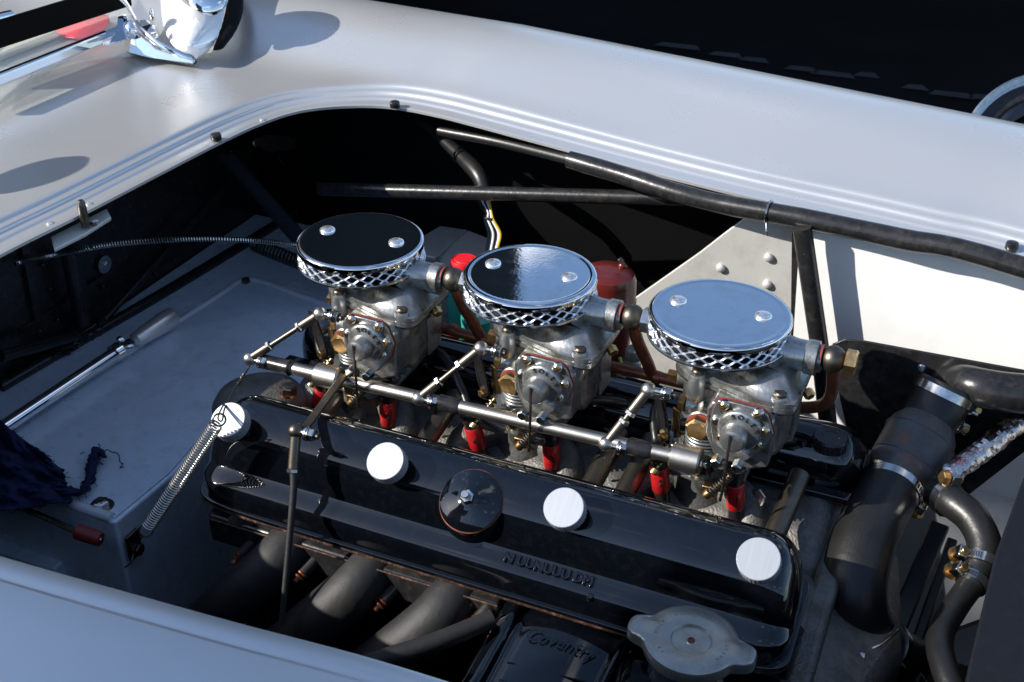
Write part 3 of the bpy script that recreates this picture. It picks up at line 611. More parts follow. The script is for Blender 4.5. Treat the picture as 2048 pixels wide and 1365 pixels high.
# ------------------------------------------------------------ rocker covers
TY = V((0, -.6, .8))
def cover_mesh(sec, x0, x1, mir=None, rr=.034, n=96):
    cen = V((0, sum(p[0] for p in sec)/len(sec), .735)); rows = []
    sec = catmull([V((0, a, b_)) for a, b_ in sec], 4)
    xs = []
    k = 14
    for i in range(k): xs.append(x0+rr*(1-math.cos(math.pi/2*i/k)))
    for i in range(n): xs.append(x0+rr+(x1-x0-2*rr)*i/n)
    for i in range(k+1): xs.append(x1-rr*(1-math.sin(math.pi/2*i/k)))
    for x in xs:
        e = min(x-x0, x1-x); f = 1. if e >= rr else max(.0, 1-((rr-e)/rr)**2.6)
        f = f**.5 if f < 1 else 1
        row = []
        for p in sec:
            q = V((x, cen.y+(p.y-cen.y)*(.35+.65*f), cen.z+(p.z-cen.z)*f if p.z > cen.z-.02 else p.z))
            if f < 1 and p.z > cen.z-.02: q.z = min(q.z, cen.z+(p.z-cen.z)*f)
            row.append(q)
        rows.append(row)
    return MB().grid(rows, caps=True)
SEC = [(-.207, .708), (-.206, .714), (-.2065, .727), (-.2055, .7335), (-.202, .7375), (-.1915, .7445), (-.1890, .748), (-.1872, .757), (-.1835, .768), (-.1775, .778), (-.1665, .7865), (-.152, .794), (-.140, .793), (-.128, .787), (-.119, .777), (-.114, .763), (-.112, .748), (-.112, .735)]
rc_ = thing('rocker_cover', 'near gloss black rocker cover with four bright knurled knobs and raised lettering', 'engine cover', (0, -.16, .70))
ob('cover', cover_mesh(SEC, -.247, .297), 'black_gloss', rc_, smooth=50)
# flange
fl = MB(); pts = []
for t in range(64):
    a = 2*math.pi*t/64; cx, cy = math.copysign(abs(math.cos(a))**.22, math.cos(a)), math.copysign(abs(math.sin(a))**.22, math.sin(a))
    pts.append(V((.025+.275*cx, -.160+.0495*cy, .7245+.0145*cy)))
rows = [[p*1 for p in pts], [p+V((0, 0, .004)) for p in pts]]
ob('flange', fl.grid(rows, cv=True, caps=True), 'black_gloss', rc_, bev=.001)
gk = MB(); rows = [[p+V((0, -.0004, -.0016)) for p in pts], [p+V((0, -.0004, -.0002)) for p in pts]]
ob('gasket', gk.grid(rows, cv=True, caps=True), 'gasket_edge', rc_)
for u, v_ in ((455, 840), (770, 922), (1127, 1015), (1517, 1118)):
    c = PZ(u, v_, .80); c = V((c.x, c.y, c.z)); n_ = 132; rows = []
    kb = MB(); x_, y_, z_ = kb.frame(TY)
    for t, r0, kn in ((-.0125, .0155, 0), (-.012, .0165, 1), (-.002, .0165, 1), (-.0012, .0166, 0), (-.0004, .0165, 0), (0, .0160, 0), (0, .0155, 0), (0, .0150, 0), (0, .0001, 0)):
        rows.append([c+z_*t+(x_*math.cos(2*math.pi*i/n_)+y_*math.sin(2*math.pi*i/n_))*(r0+(.0004 if kn and (i//2) % 2 else 0)) for i in range(n_)])
    kn_ = ob('knob', kb.grid(rows, cv=True, caps=True), 'brushed', rc_, smooth=30)
    ob('knob_stud', MB().cyl(c-TY*.028, c-TY*.012, .011), 'black_gloss', kn_)
bc = PZ(938, 998, .782)
ob('filler_boss', MB().lathe(bc-TY*.036, TY, [(0, .040), (.006, .033), (.014, .0300), (.026, .0290), (.028, .028), (.0285, .001)], 56), 'black_gloss', rc_, smooth=50)
ds_ = ob('boss_plate', MB().lathe(bc-TY*.007, TY, [(0, .0265), (.001, .0272), (.0025, .0270), (.0035, .0250), (.006, .019), (.008, .011), (.0095, .0085), (.0097, .001)], 56), 'black_gloss', rc_, smooth=50)
ob('copper_ring', MB().torus(bc-TY*.0068, TY, .0274, .0007, 60, 6), 'copper_paint', ds_)
nt_ = ob('nut', MB().hexa(bc+TY*.0028, TY, .0062, .0055), 'zinc', ds_)
ob('stud', MB().cyl(bc+TY*.007, bc+TY*.014, .0034), 'zinc', ds_)
# raised lettering plateau
tp = [(x, y, z) for x, y, z in ()]
pa = V((.058, -.1965, .7425)); pb_ = V((.150, -.1965, .7425))
text('raised_letters', 'N UUNUUU DM', .0108, V((.100, -.1965, .7425)), (1, 0, 0), (0, .83, .55), 'black_gloss', rc_, .0012, bevel=.0008)
for x in (.140, .205): ob('blanking_pin', MB().lathe(V((x, -.203, .733)), (0, -.5, .8), [(0, .004), (.002, .0038), (.004, .002)], 14), 'black_gloss', rc_)
# far cover
SEC2 = [(-(a+.16)+.105, b_-.018) for a, b_ in SEC]
fc = thing('far_rocker_cover', 'far gloss black rocker cover behind the carburettors with oil filler cap', 'engine cover', (0, .1, .7))
FS = [(.020, .71), (.020, .735), (.024, .752), (.032, .764), (.045, .772), (.06, .772), (.075, .764), (.082, .750), (.086, .740), (.10, .735), (.118, .728), (.122, .715), (.124, .70)]
ob('cover', cover_mesh(FS, -.285, .312), 'black_gloss', fc, smooth=50)
ob('gasket_lip', MB().box((.012, .016, .722), (.59, .008, .005)), 'copper_paint', fc)
ob('flange', MB().box((.012, .014, .728), (.60, .012, .006)), 'black_gloss', fc, bev=.001)
pf = PZ(1660, 872, .800); pf = V((pf.x, pf.y+.012, .79))
pf = PY(1662, 872, .040)
n_ = 56; rows = []
for t, r0, kn in ((-.012, .0145, 0), (-.0115, .0158, 1), (-.002, .0158, 1), (-.0012, .0155, 0), (0, .0145, 0), (.0002, .008, 0), (-.0005, .007, 0), (-.0005, .0001, 0)):
    rows.append([pf+V((math.cos(2*math.pi*i/n_), math.sin(2*math.pi*i/n_), 0))*(r0+(.0006 if kn and i % 2 else 0))+V((0, 0, t)) for i in range(n_)])
ob('oil_filler_cap', MB().grid(rows, cv=True, caps=True), 'black_satin', fc, smooth=30)
ob('filler_neck', MB().cyl(pf-V((0, 0, .034)), pf-V((0, 0, .011)), .0115), 'black_gloss', fc)

# ============================================================ CARBURETTOR
def build_carb(O):
    O = V(O); cb_ = thing('carburettor', '', 'carburettor', O-V((0, 0, .14)), 'downdraught carburettors in a row')
    P = lambda x, y, z: O+V((x, y, z))
    # barrel + throat
    ob('throat', MB().lathe(P(0, 0, -.062), (0, 0, 1), [(0, .0300), (.006, .0305), (.012, .0290), (.022, .0300), (.032, .0350), (.038, .0385), (.040, .038)], 48), 'cast', cb_)
    # lid
    def hull(r, x1, y0, y1):
        pts = []
        for i in range(13):
            a = R(90+180*i/12); pts.append((r*math.cos(a), r*math.sin(a)))
        pts += [(x1-.03, y0), (x1-.010, y0), (x1-.002, y0+.004), (x1, y0+.012), (x1, y1-.01), (x1-.008, y1), (x1-.03, y1)]
        return pts
    ld = MB(); rows = []
    for z, g_ in ((-.056, 0), (-.0555, .0014), (-.0515, .0014), (-.0505, -.0005), (-.0500, .0014), (-.0465, .0012), (-.0455, -.002), (-.040, -.006), (-.034, -.013), (-.031, -.020)):
        rows.append([P(a+(g_ if a > .02 else 0)*(1 if a > .02 else 1), b_-g_*(1 if b_ < 0 else -1)*-1 if False else b_+(-g_ if b_ < 0 else g_), z) for a, b_ in hull(.032+g_, .079, -.049, .032)])
    ob('lid_gasket', MB().grid([[P(a+(.0004 if a > .02 else 0), b_+(-.0018 if b_ < 0 else .0018), z) for a, b_ in hull(.0335, .0802, -.049, .032)] for z in (-.0570, -.0558)], cv=True, caps=True), 'ink', cb_)
    ob('lid', ld.grid(rows, cv=True, caps=True), 'cast', cb_, smooth=50)
    # bowl
    bw = MB(); rows = []
    for z, g_ in ((-.058, 0.001), (-.059, 0), (-.095, -.001), (-.108, -.004), (-.117, -.010), (-.120, -.018)):
        rows.append([P(a, b_, z) for a, b_ in [(.012, .030+g_), (.012, -.030), (.022, -.038-g_), (.060+g_, -.038-g_), (.070+g_, -.034-g_), (.075+g_, -.024), (.075+g_, .020), (.070+g_, .027), (.060+g_, .030+g_)]])
    ob('float_bowl', bw.grid(rows, cv=True, caps=True), 'cast', cb_, smooth=45, bev=.002)
    ob('barrel', MB().lathe(P(0, 0, -.142), (0, 0, 1), [(0, .036), (.006, .036), (.007, .027), (.020, .0255), (.085, .026)], 40), 'cast', cb_)
    ob('bowl_rib', MB().box(P(.0755, 0, -.085), (.003, .026, .040)), 'cast', cb_, bev=.001)
    for x, y in ((.066, -.043), (-.006, -.036)):
        s_ = ob('lid_screw_boss', MB().lathe(P(x, y, -.070), (0, 0, 1), [(0, .006), (.006, .008), (.024, .0078), (.027, .0068), (.0275, .0055)], 24), 'cast', cb_)
        h = ob('screw_head', MB().lathe(P(x, y, -.0435), (0, 0, 1), [(0, .0052), (.0032, .0052), (.0045, .004), (.0046, .0012)], 20).bar(P(x-.005, y, -.0390), P(x+.005, y, -.0390), .0012, .0012), 'steel', s_)
    # pump block (housing in front of the bowl)
    ob('pump_housing', MB().prism([P(.014, -.060, -.052), P(.060, -.060, -.054), P(.066, -.060, -.060), P(.066, -.060, -.105), P(.050, -.060, -.112), P(.020, -.060, -.106), P(.010, -.060, -.085), P(.010, -.060, -.06)], (0, .026, 0)), 'cast', cb_, bev=.002)
    fls = [P(*((PY(u, v_, -.064)-V((.1765, 0, .9)))[:])) for u, v_ in ((1436, 798), (1460, 800), (1523, 816), (1538, 828), (1549, 868), (1535, 893), (1500, 917), (1488, 925), (1450, 905), (1424, 880), (1419, 840), (1425, 815))]
    fls = [V((p.x, O.y-.0615, p.z)) for p in fls]
    gk_ = ob('red_gasket', MB().prism(fls, (0, -.0008, 0)), 'red_fibre', cb_)
    f2 = [V((p.x, O.y-.0625, p.z)) for p in fls]
    cx_ = sum((p.x for p in f2))/len(f2); cz_ = sum((p.z for p in f2))/len(f2)
    f2 = [V((cx_+(p.x-cx_)*.975, p.y, cz_+(p.z-cz_)*.975)) for p in f2]
    pf_ = ob('pump_cover', MB().prism(f2, (0, -.0035, 0)), 'cast', cb_, bev=.001, label='diaphragm pump cover lettered SOLEX')
    dc = PY(1481, 857, -.066)-V((.1765, 0, .9)); dc = P(dc.x, dc.y, dc.z)
    AX = V((0, -1, .02))
    ob('dome', MB().lathe(dc, AX, [(0, .0194), (.0030, .0192), (.0052, .0182), (.0060, .0172), (.0068, .0124)], 48), 'cast', pf_, smooth=50)
    nc = dc+V((-.0025, -.006, -.0035))
    ob('nose', MB().lathe(nc, V((0, -1, .05)), [(0, .0118), (.010, .0108), (.0125, .0095), (.0135, .007), (.0138, .001)], 36), 'cast', pf_)
    ob('slot', MB().bar(nc+V((-.0015, -.01415, .008)), nc+V((-.0015, -.0134, -.011)), .0017, .0009, (1, 0, 0)), 'ink', pf_)
    # lettering on the upper arc of the dome
    for i, chh in enumerate('SOLEX'):
        a = R(112-23*i); rr = .0150
        o = dc+V((rr*math.cos(a), -.0069, rr*math.sin(a)))
        tx = V((math.sin(a), 0, -math.cos(a))); ty = V((math.cos(a), -.10, math.sin(a)))
        text('letter', chh, .0066, o, tx, ty, 'ink', pf_, .0005)
    for u, v_, m_ in ((1448, 813, 'brass'), (1516, 830, 'brass'), (1528, 864, 'brass'), (1513, 891, 'brass'), (1442, 875, 'copper'), (1432, 843, 'steel')):
        q = PY(u, v_, -.068)-V((.1765, 0, .9)); q = P(q.x, q.y, q.z)
        ob('cover_screw', MB().lathe(q+V((0, .004, 0)), (0, -1, 0), [(0, .0046), (.002, .0048), (.0035, .0045), (.0048, .0030), (.0050, .0008)], 20), 'cast' if m_ == 'steel' else 'zinc', pf_)
        sh_ = ob('slotted_head', MB().lathe(q, (0, -1, 0), [(0, .0034), (.0012, .0034), (.0020, .0026), (.0021, .0006)], 16), m_, pf_)
        a = random.uniform(0, 3); d = V((math.cos(a), 0, math.sin(a)))*.0030
        ob('screw_slot', MB().bar(q+V((0, -.00215, 0))-d, q+V((0, -.00215, 0))+d, .0008, .0006, (0, 1, 0)), 'ink', pf_)
    # lever with long arm hanging from the nose
    ap = PY(1466, 880, -.085)-V((.1765, 0, .9)); 
    A_ = [(.0362, -.0830, -.074), (.0362, -.0840, -.090), (.0358, -.0835, -.108), (.0350, -.0825, -.124), (.0335, -.080, -.136)]
    ob('pump_lever', MB().tube([P(*q) for q in A_], .0013, 8), 'steel', cb_)
    for x in (.026, .044): ob('lug', MB().hexa(P(x, -.070, -.100), (0, -1, 0), .0048, .010), 'zinc', cb_)
    # fuel inlet neck, banjo, hex
    ob('inlet_neck', MB().lathe(P(.048, 0, -.026), (1, .0, .0), [(0, .020), (.012, .0150), (.020, .0135), (.028, .0135), (.029, .0150), (.038, .0150), (.039, .0120), (.042, .0115)], 32), 'cast', cb_)
    ob('neck_fillet', MB().sphere(P(.044, 0, -.036), .019, 20, (1.2, .9, .75)), 'cast', cb_)
    bn = ob('banjo', MB().sphere(P(.0985, 0, -.0235), .0118, 24, (.92, 1, 1)), 'steel', cb_)
    ob('fibre_washer', MB().lathe(P(.0882, 0, -.0235), (1, 0, 0), [(0, .0108), (.0016, .0108)], 24), 'red_fibre', bn)
    hx = ob('banjo_bolt', MB().hexa(P(.1085, 0, -.0235), (1, 0, 0), .0108, .0085, .25), 'zinc', cb_)
    ob('drain_nut', MB().hexa(P(.082, -.006, -.056), (.6, -.6, -.3), .0048, .007), 'brass', cb_)
    # left side stubs with brass nuts
    ob('jet_stub', MB().cyl(P(-.020, 0, -.073), P(-.032, -.002, -.073), .0075), 'cast', cb_)
    ob('jet_nut', MB().hexa(P(-.032, -.002, -.073), (-1, 0, 0), .0058, .0085), 'brass', cb_)
    ob('jet_stub', MB().cyl(P(-.004, -.022, -.085), P(-.017, -.024, -.085), .0090), 'cast', cb_)
    ob('jet_nut', MB().hexa(P(-.017, -.024, -.085), (-1, 0, 0), .0080, .0065), 'brass', cb_)
    ob('jet_body', MB().cyl(P(.002, -.01, -.089), P(.002, -.045, -.089), .0125), 'cast', cb_)
    ob('fibre_washer', MB().lathe(P(.002, -.045, -.089), (0, -1, 0), [(0, .0118), (.0016, .0118)], 24), 'red_fibre', cb_)
    bhx = ob('main_jet_carrier', MB().hexa(P(.002, -.0468, -.089), (0, -1, 0), .0112, .0075, .3).lathe(P(.002, -.0541, -.089), (0, -1, 0), [(0, .0085), (.0008, .0080)], 24), 'brass', cb_)
    ob('spindle_housing', MB().cyl(P(.0, -.01, -.112), P(-.030, -.018, -.112), .0085), 'black_satin', cb_)
    for k in range(4): ob('fin', MB().torus(P(.004, -.03, -.104-.0035*k), (0, 0, 1), .016, .0013, 24, 6), 'cast', cb_)
    # chrome nut pillar
    ob('mount_pillar', MB().lathe(P(.010, -.052, -.150), (0, 0, 1), [(0, .0085), (.012, .0085), (.013, .0105), (.015, .0105), (.0152, .008), (.022, .008)], 24), 'cast', cb_)
    ob('mount_nut', MB().hexa(P(.010, -.052, -.129), (0, 0, 1), .0098, .0095).lathe(P(.010, -.052, -.1200), (0, 0, 1), [(0, .0055), (.004, .005), (.0044, .001)], 16), 'zinc', cb_)
    ob('mount_nut', MB().hexa(P(.030, .052, -.129), (0, 0, 1), .0098, .0095), 'zinc', cb_)
    ob('base_flange', MB().prism([P(-.030, -.045, -.146), P(.030, -.058, -.146), P(.045, -.04, -.146), P(.045, .05, -.146), P(-.03, .05, -.146)], (0, 0, .006)), 'cast_dark', cb_, bev=.002)
    # throttle levers and idle screws
    ob('throttle_lever', MB().prism([P(-.044, -.036, -.070), P(-.036, -.038, -.068), P(-.029, -.036, -.10), P(-.026, -.034, -.125), P(-.033, -.034, -.126), P(-.038, -.036, -.105)], (.0005, .0025, 0)), 'black_satin', cb_, bev=.0005)
    ob('lever_plate', MB().prism([P(-.027, -.030, -.088), P(-.021, -.031, -.090), P(-.018, -.030, -.118), P(-.024, -.030, -.120)], (.0005, .002, 0)), 'brass', cb_, bev=.0003)
    ob('spindle_nut', MB().hexa(P(-.031, -.034, -.117), (-.3, -.9, 0), .0045, .006), 'brass', cb_)
    for (a, b_, nn) in ((P(-.018, -.040, -.117), P(-.030, -.058, -.137), 7), (P(.037, -.066, -.118), P(.022, -.070, -.138), 9)):
        sp_ = ob('idle_spring', MB().coil([a, b_], .0038, .0008, nn, 5, 10), 'steel', cb_)
        ob('idle_screw', MB().cyl(a, b_+(b_-a)*.12, .0018).lathe(b_, b_-a, [(0, .0042), (.003, .0045), (.005, .0042), (.0055, .002)], 14), 'brass', cb_)
    ob('idle_block', MB().box(P(.021, -.066, -.137), (.012, .010, .010)), 'brass', cb_, bev=.001)
    return cb_
def build_filter(O, top):
    O = V(O); f = thing('air_filter', '', 'air filter', O-V((0, 0, .024)), 'round pancake air filters')
    ob('top_plate', MB().lathe(O-V((0, 0, .0075)), (0, 0, 1), [(0, .0598), (.0002, .0608), (.0045, .0614), (.0060, .0610), (.0070, .0600), (.0075, .0585), (.0075, .0565), (.0073, .0550), (.0072, .0540), (.0072, .0525), (.0072, .040), (.0072, .02), (.0072, .0001)], 128), top, f, smooth=50)
    ob('bottom_plate', MB().lathe(O-V((0, 0, .0245)), (0, 0, 1), [(0, .030), (.0008, .056), (.0012, .0600), (.0022, .0618), (.0040, .0618), (.0046, .0608), (.0046, .050)], 96), 'zinc', f, smooth=50)
    ob('element', MB().lathe(O-V((0, 0, .020)), (0, 0, 1), [(0, .050), (.013, .050)], 48), 'black_dull', f)
    mm = MB(); NW = 25; z0, z1 = -.0198, -.0075; nr_ = 4; hh = (z1-z0)/(nr_-1)
    for k in range(nr_):
        rows = []
        n = NW*6
        for i in range(n):
            a = 2*math.pi*i/n; s_ = math.sin(NW*a+(math.pi if k % 2 else 0)); s_ = math.copysign(abs(s_)**.85, s_)
            zz = z0+hh*k+s_*hh*.50
            d = V((math.cos(a), math.sin(a), 0)); c = O+V((0, 0, zz)); 
            rows.append([c+d*.0592+V((0, 0, .00085)), c+d*.0606+V((0, 0, -.0003)), c+d*.0594+V((0, 0, -.00095)), c+d*.0582])
        mm.grid(rows, cu=True, cv=True)
    ob('mesh_screen', mm, 'mesh_metal', f, smooth=40)
    for q in ((-.0385, .0035), (.0355, .0065)):
        ob('dome_bolt', MB().lathe(O+V((q[0], q[1], -.0004)), (0, 0, 1), [(0, .0074), (.0010, .0075), (.0022, .0068), (.0032, .0048), (.0037, .002), (.0038, .0003)], 32), 'mesh_metal', f, smooth=60)
    return f
CO = [V((-.1765, 0, .9)), V((0, 0, .9)), V((.1765, 0, .9))]
c0 = build_carb(CO[2]); c0['label'] = 'front carburettor, nearest the big coolant hose, with brass end bolt'
bb = ob('end_bolt', MB().hexa(CO[2]+V((.1088, 0, -.0235)), (1, 0, 0), .0118, .0092, .25), 'brass', c0)
for ch_ in list(c0.children):
    if ch_.name.startswith('banjo_bolt'): bpy.data.objects.remove(ch_)
c1_ = dup(c0, c0.location-V((.1765, 0, 0)), 'middle carburettor of the three, under the mottled filter top')
c2_ = dup(c0, c0.location-V((.353, 0, 0)), 'rear carburettor, nearest the silver footwell box')
for cc_ in (c1_, c2_):
    for k in list(cc_.children):
        if k.name.startswith('end_bolt'):
            k.data = k.data.copy(); k.data.materials[0] = M['zinc']; k.name = 'banjo_bolt'
for o, t, l in zip(CO, ('chrome', 'chrome_spotted', 'chrome'), ('rear air filter whose chrome lid reflects black', 'middle air filter with mottled chrome lid, half black half blue', 'front air filter with clean chrome lid reflecting blue sky')):
    build_filter(o, t)['label'] = l
# fuel rail
fr_ = thing('fuel_rail', 'dull copper fuel pipe running behind the carburettors with branches', 'pipe', (0, .03, .80))
ob('rail', MB().tube([PY(700, 600, .035), PY(760, 625, .033), PY(880, 655, .03), PY(1010, 690, .03), PY(1230, 735, .03), PY(1380, 770, .03), PY(1540, 805, .03), PY(1590, 815, .025), PY(1640, 812, .02), PY(1662, 790, .01), PY(1666, 740, .004), CO[2]+V((.0985, 0, -.026))], .0055, 14, sub=8), 'copper_paint', fr_)
for o, e in ((CO[0], PY(960, 672, .03)), (CO[1], PY(1303, 748, .03))):
    s_ = o+V((.0985, 0, -.028)); ob('branch', MB().tube([s_, s_.lerp(e, .3)+V((0, 0, -.004)), s_.lerp(e, .75), e], .0058, 14), 'copper_paint', fr_)
for u, v_ in ((905, 660), (1312, 755), (995, 687)): ob('joint', MB().cyl(PY(u-6, v_-2, .03), PY(u+10, v_+3, .03), .0066), 'copper_paint', fr_)
ob('copper_tag', MB().prism([PY(653, 568, -.01), PY(672, 568, -.01), PY(680, 596, -.01), PY(664, 600, -.01)], (0, .004, 0)), 'brass', None, 'small orange copper tag under the rear filter rim', 'tag', bev=.0005)

# ============================================================ THROTTLE LINKAGE
YS = -.072
ts = thing('throttle_shaft', 'long satin steel throttle cross shaft with dark end sleeve and collars', 'shaft', PY(960, 825, YS))
def SP(u): return PY(u, 722+(u-520)*(925-722)/(880.)+0, YS)
ax = (SP(1400)-SP(520)).normalized()
ob('rod', MB().tube([SP(560), SP(1385)], .0062, 20, smooth=False), 'satin_steel', ts)
ob('dark_sleeve', MB().lathe(SP(522), ax, [(0, .0062), (.001, .0072), (.030, .0074), (.034, .0082), (.036, .0068), (.040, .006)], 24), 'black_satin', ts)
ob('collar', MB().lathe(SP(634), ax, [(0, .0095), (.0012, .0114), (.025, .0114), (.027, .0098)], 32), 'satin_steel', ts)
ob('collar', MB().lathe(SP(1342), ax, [(0, .0090), (.0015, .0114), (.025, .0118), (.0265, .0106), (.0267, .004), (.025, .0035)], 32), 'satin_steel', ts)
for u in (862, 1240):
    ob('dark_sleeve', MB().lathe(SP(u+14), ax, [(0, .0060), (.002, .0080), (.018, .0078), (.022, .0068), (.024, .0059)], 24), 'black_satin', ts)
ln = []
def ballrod(A, B, lab):
    A = V(A); B = V(B); d = (B-A).normalized(); l = (B-A).length
    t = thing('link_rod', lab, 'link rod', A, 'ball jointed throttle links')
    ob('ball', MB().sphere(A, .0068, 20), 'satin_steel', t); ob('ball', MB().sphere(B, .0068, 20), 'satin_steel', t)
    ob('socket', MB().cyl(A+d*.003, A+d*.024, .0046), 'steel', t); ob('socket', MB().cyl(B-d*.024, B-d*.003, .0046), 'steel', t)
    ob('rod', MB().cyl(A+d*.02, B-d*.02, .0026), 'steel', t)
    ob('lock_nut', MB().hexa(A+d*.024, d, .0054, .0035), 'zinc', t); ob('lock_nut', MB().hexa(B-d*.0275, d, .0054, .0035), 'zinc', t)
    return t
def nutpair(p, d, parent, name='ball_stud'):
    p = V(p); d = V(d).normalized()
    o = ob(name, MB().lathe(p-d*.008, d, [(0, .003), (.006, .003), (.0062, .0064), (.0078, .0066), (.0082, .0056), (.0098, .0060), (.010, .003)], 24), 'zinc', parent)
    ob('nut', MB().hexa(p+d*.002, d, .0058, .0048), 'zinc', o)
    ob('stud_tip', MB().cyl(p+d*.006, p+d*.0105, .0026), 'steel', o)
ndir = V((.95, -.2, -.02))
for (a, b_, lab, i) in (((500, 718), (640, 628), 'rear link rod beside the silver box, with spring wire on its ball', 0), ((838, 797), (962, 697), 'middle link rod reaching the middle carburettor', 1), ((1212, 888), (1297, 780), 'front link rod reaching the front carburettor', 2)):
    A = PY(a[0], a[1], YS-.004); B = PY(b_[0], b_[1], -.048)
    t = ballrod(A, B, lab)
    nutpair(A+V((.013, 0, -.0005)), (1, 0, 0), ts); nutpair(B+V((.014, 0, .0005)), (1, 0, 0), t)
lev = ob('lever_arm', MB().bar(PY(688, 752, YS-.003), PY(606, 862, -.188), .009, .003, (1, 0, .3)), 'steel', ts, bev=.0008)
rd = thing('accelerator_rod', 'long thin dark vertical rod with ball joint passing down before the cover', 'rod', PY(565, 1260, -.26))
tpb = PY(592, 862, -.190); bt = PY(563, 1250, -.270)
ob('ball', MB().sphere(tpb, .0068, 20), 'steel', rd); d = (bt-tpb).normalized()
ob('socket', MB().cyl(tpb+d*.004, tpb+d*.033, .0047), 'steel', rd); ob('lock_nut', MB().hexa(tpb+d*.033, d, .0054, .0035), 'zinc', rd)
ob('rod', MB().tube([tpb+d*.03, tpb.lerp(bt, .35)+V((.002, 0, 0)), bt], .0032, 12, rf=lambda t: 1.15-.35*t), 'pipe_dull', rd)
nutpair(tpb+V((.012, 0, 0)), (1, 0, 0), rd)
# return spring
spg = thing('return_spring', 'long coil return spring hooked by wire between linkage ball and box', 'spring', PZ(290, 1070, .66))
s0 = PZ(432, 850, .808); s1 = PZ(298, 1052, .70)
ob('spring_coil', MB().coil([s0, s1], .0056, .0009, 46, 6, 12), 'satin_steel', spg)
ob('end_loop', MB().torus(s0+(s0-s1).normalized()*.006, (.7, -.6, .3), .0055, .0009, 20, 6), 'steel', spg); ob('end_loop', MB().torus(s1-(s0-s1).normalized()*.006, (.7, -.6, .3), .0062, .0009, 20, 6), 'steel', spg)
A = PY(498, 722, YS-.004)
wr = MB(); wr.tube([A+V((0, 0, -.006)), PZ(492, 745, .775), PZ(478, 765, .79), PZ(463, 790, .80), PZ(456, 806, .806), PZ(449, 818, .808), PZ(444, 842, .81), PZ(436, 836, .81), PZ(446, 812, .808), PZ(456, 802, .806)], .00075, 6)
wr.coil([PZ(488, 750, .774), PZ(474, 772, .772)], .0012, .0007, 4, 5, 8); wr.tube([PZ(484, 760, .775), PZ(476, 760, .776)], .0006, 5)
ob('hook_wire', wr, 'steel', spg)
wr = MB().tube([s1-(s0-s1).normalized()*.012, PZ(270, 1100, .66), PZ(262, 1125, .65), PZ(250, 1135, .64)], .0008, 6)
ob('hook_wire', wr, 'steel', spg)

# ============================================================ SPARK PLUG LEADS
leads = [((645, 775), (640, 810), '6', [(655, 735), (640, 700), (640, 668), (668, 655), (700, 660)]), ((775, 800), (777, 845), '5', [(772, 780), (775, 760), (790, 735), (830, 715)]), ((945, 852), (957, 895), '4', [(940, 828), (928, 790), (905, 740), (885, 710), (860, 700)]), ((1102, 885), (1104, 930), '3', [(1095, 850), (1100, 820), (1140, 805), (1200, 800), (1250, 808)]), ((1318, 932), (1322, 978), '2', [(1318, 905), (1312, 880), (1308, 830), (1320, 800), (1345, 790)]), ((1470, 965), (1471, 1013), '1', [(1478, 938), (1480, 915), (1500, 895), (1540, 885), (1580, 880)])]
LBL = {'6': 'rearmost spark plug lead, its red sleeve half hidden behind the lever arm', '5': 'second spark plug lead from the footwell box, below the rear carburettor', '4': 'spark plug lead with red sleeve between rear and middle carburettors', '3': 'spark plug lead whose red sleeve stands directly below the middle carburettor', '2': 'spark plug lead with red sleeve beside the front end of the cross shaft', '1': 'frontmost spark plug lead below the front carburettor, nearest the coolant hose'}
nth = {'6': 'sixth', '5': 'fifth', '4': 'fourth', '3': 'third', '2': 'second', '1': 'first'}
for a, b_, s_, path_ in leads:
    A = PY(*a, -.048); B = PY(*b_, -.046); d = (B-A).normalized()
    t = thing('spark_plug_lead', LBL[s_], 'spark plug lead', B, 'plug leads with red numbered sleeves')
    sl_o = ob('red_sleeve', MB().lathe(A, d, [(0, .0078), (.001, .0085), ((B-A).length-.001, .0082), ((B-A).length, .0078)], 24), 'red_sleeve', t)
    ob('boot', MB().lathe(A-d*.014, d, [(-.010, .0048), (-.006, .0066), (-.003, .0086), (-.001, .0096), (.001, .0094), (.0025, .0078), (.005, .0082), (.007, .0082), (.009, .0072), (.0142, .0076)], 24), 'rubber', t)
    ob('insulator', MB().cyl(B-d*.001, B+d*.03, .0075), 'black_satin', t)
    pts = [A-d*.010]+[PY(u, v_, -.042+.014*k) for k, (u, v_) in enumerate(path_)]
    ob('cable', MB().tube(pts, .0042, 10), 'rubber', t)
    md2 = (A+B)/2; tocam = (CAM-md2).normalized(); fx = vr; 
    xd = (vr - d*vr.dot(d)).normalized(); nn_ = xd.cross(-d).normalized()
    if nn_.dot(tocam) < 0: nn_ = -nn_
    if s_ != '6': text('number', s_, .0105, md2+nn_*.0088, xd, -d, 'ink', t, .0003)

# ============================================================ EXHAUST PIPES
ex = thing('exhaust_manifold', 'bank of dull dark exhaust pipes curving down below the near cover', 'exhaust', (0, -.24, .4))
for i in range(3):
    A = V((-.160+.083*i, -.222, .672)); B = V((-.160+.083*i-.085, -.245, .568))
    ob('pipe', MB().tube([A+V((.012, .03, .015)), A, A.lerp(B, .5)+V((.004, -.012, .010)), B, B+V((-.06, .02, -.12)), B+V((-.08, .05, -.25))], .0235, 28), 'pipe_dull', ex)
for u, v_ in ((488, 1105), (612, 1140), (772, 1195), (922, 1225), (962, 1232)):
    p = PY(u, v_, -.215); a = V((-.35, -1, -.45)).normalized()
    st = ob('stud', MB().cyl(p-a*.012, p+a*.004, .0058), 'steel' if u > 800 else 'pipe_dull', ex)
    ob('copper_nut', MB().torus(p+a*.005, a, .0045, .0016, 18, 6).torus(p+a*.009, a, .0042, .0015, 18, 6).lathe(p+a*.008, a, [(0, .003), (.006, .003), (.007, .002)], 12), 'copper_paint', st)
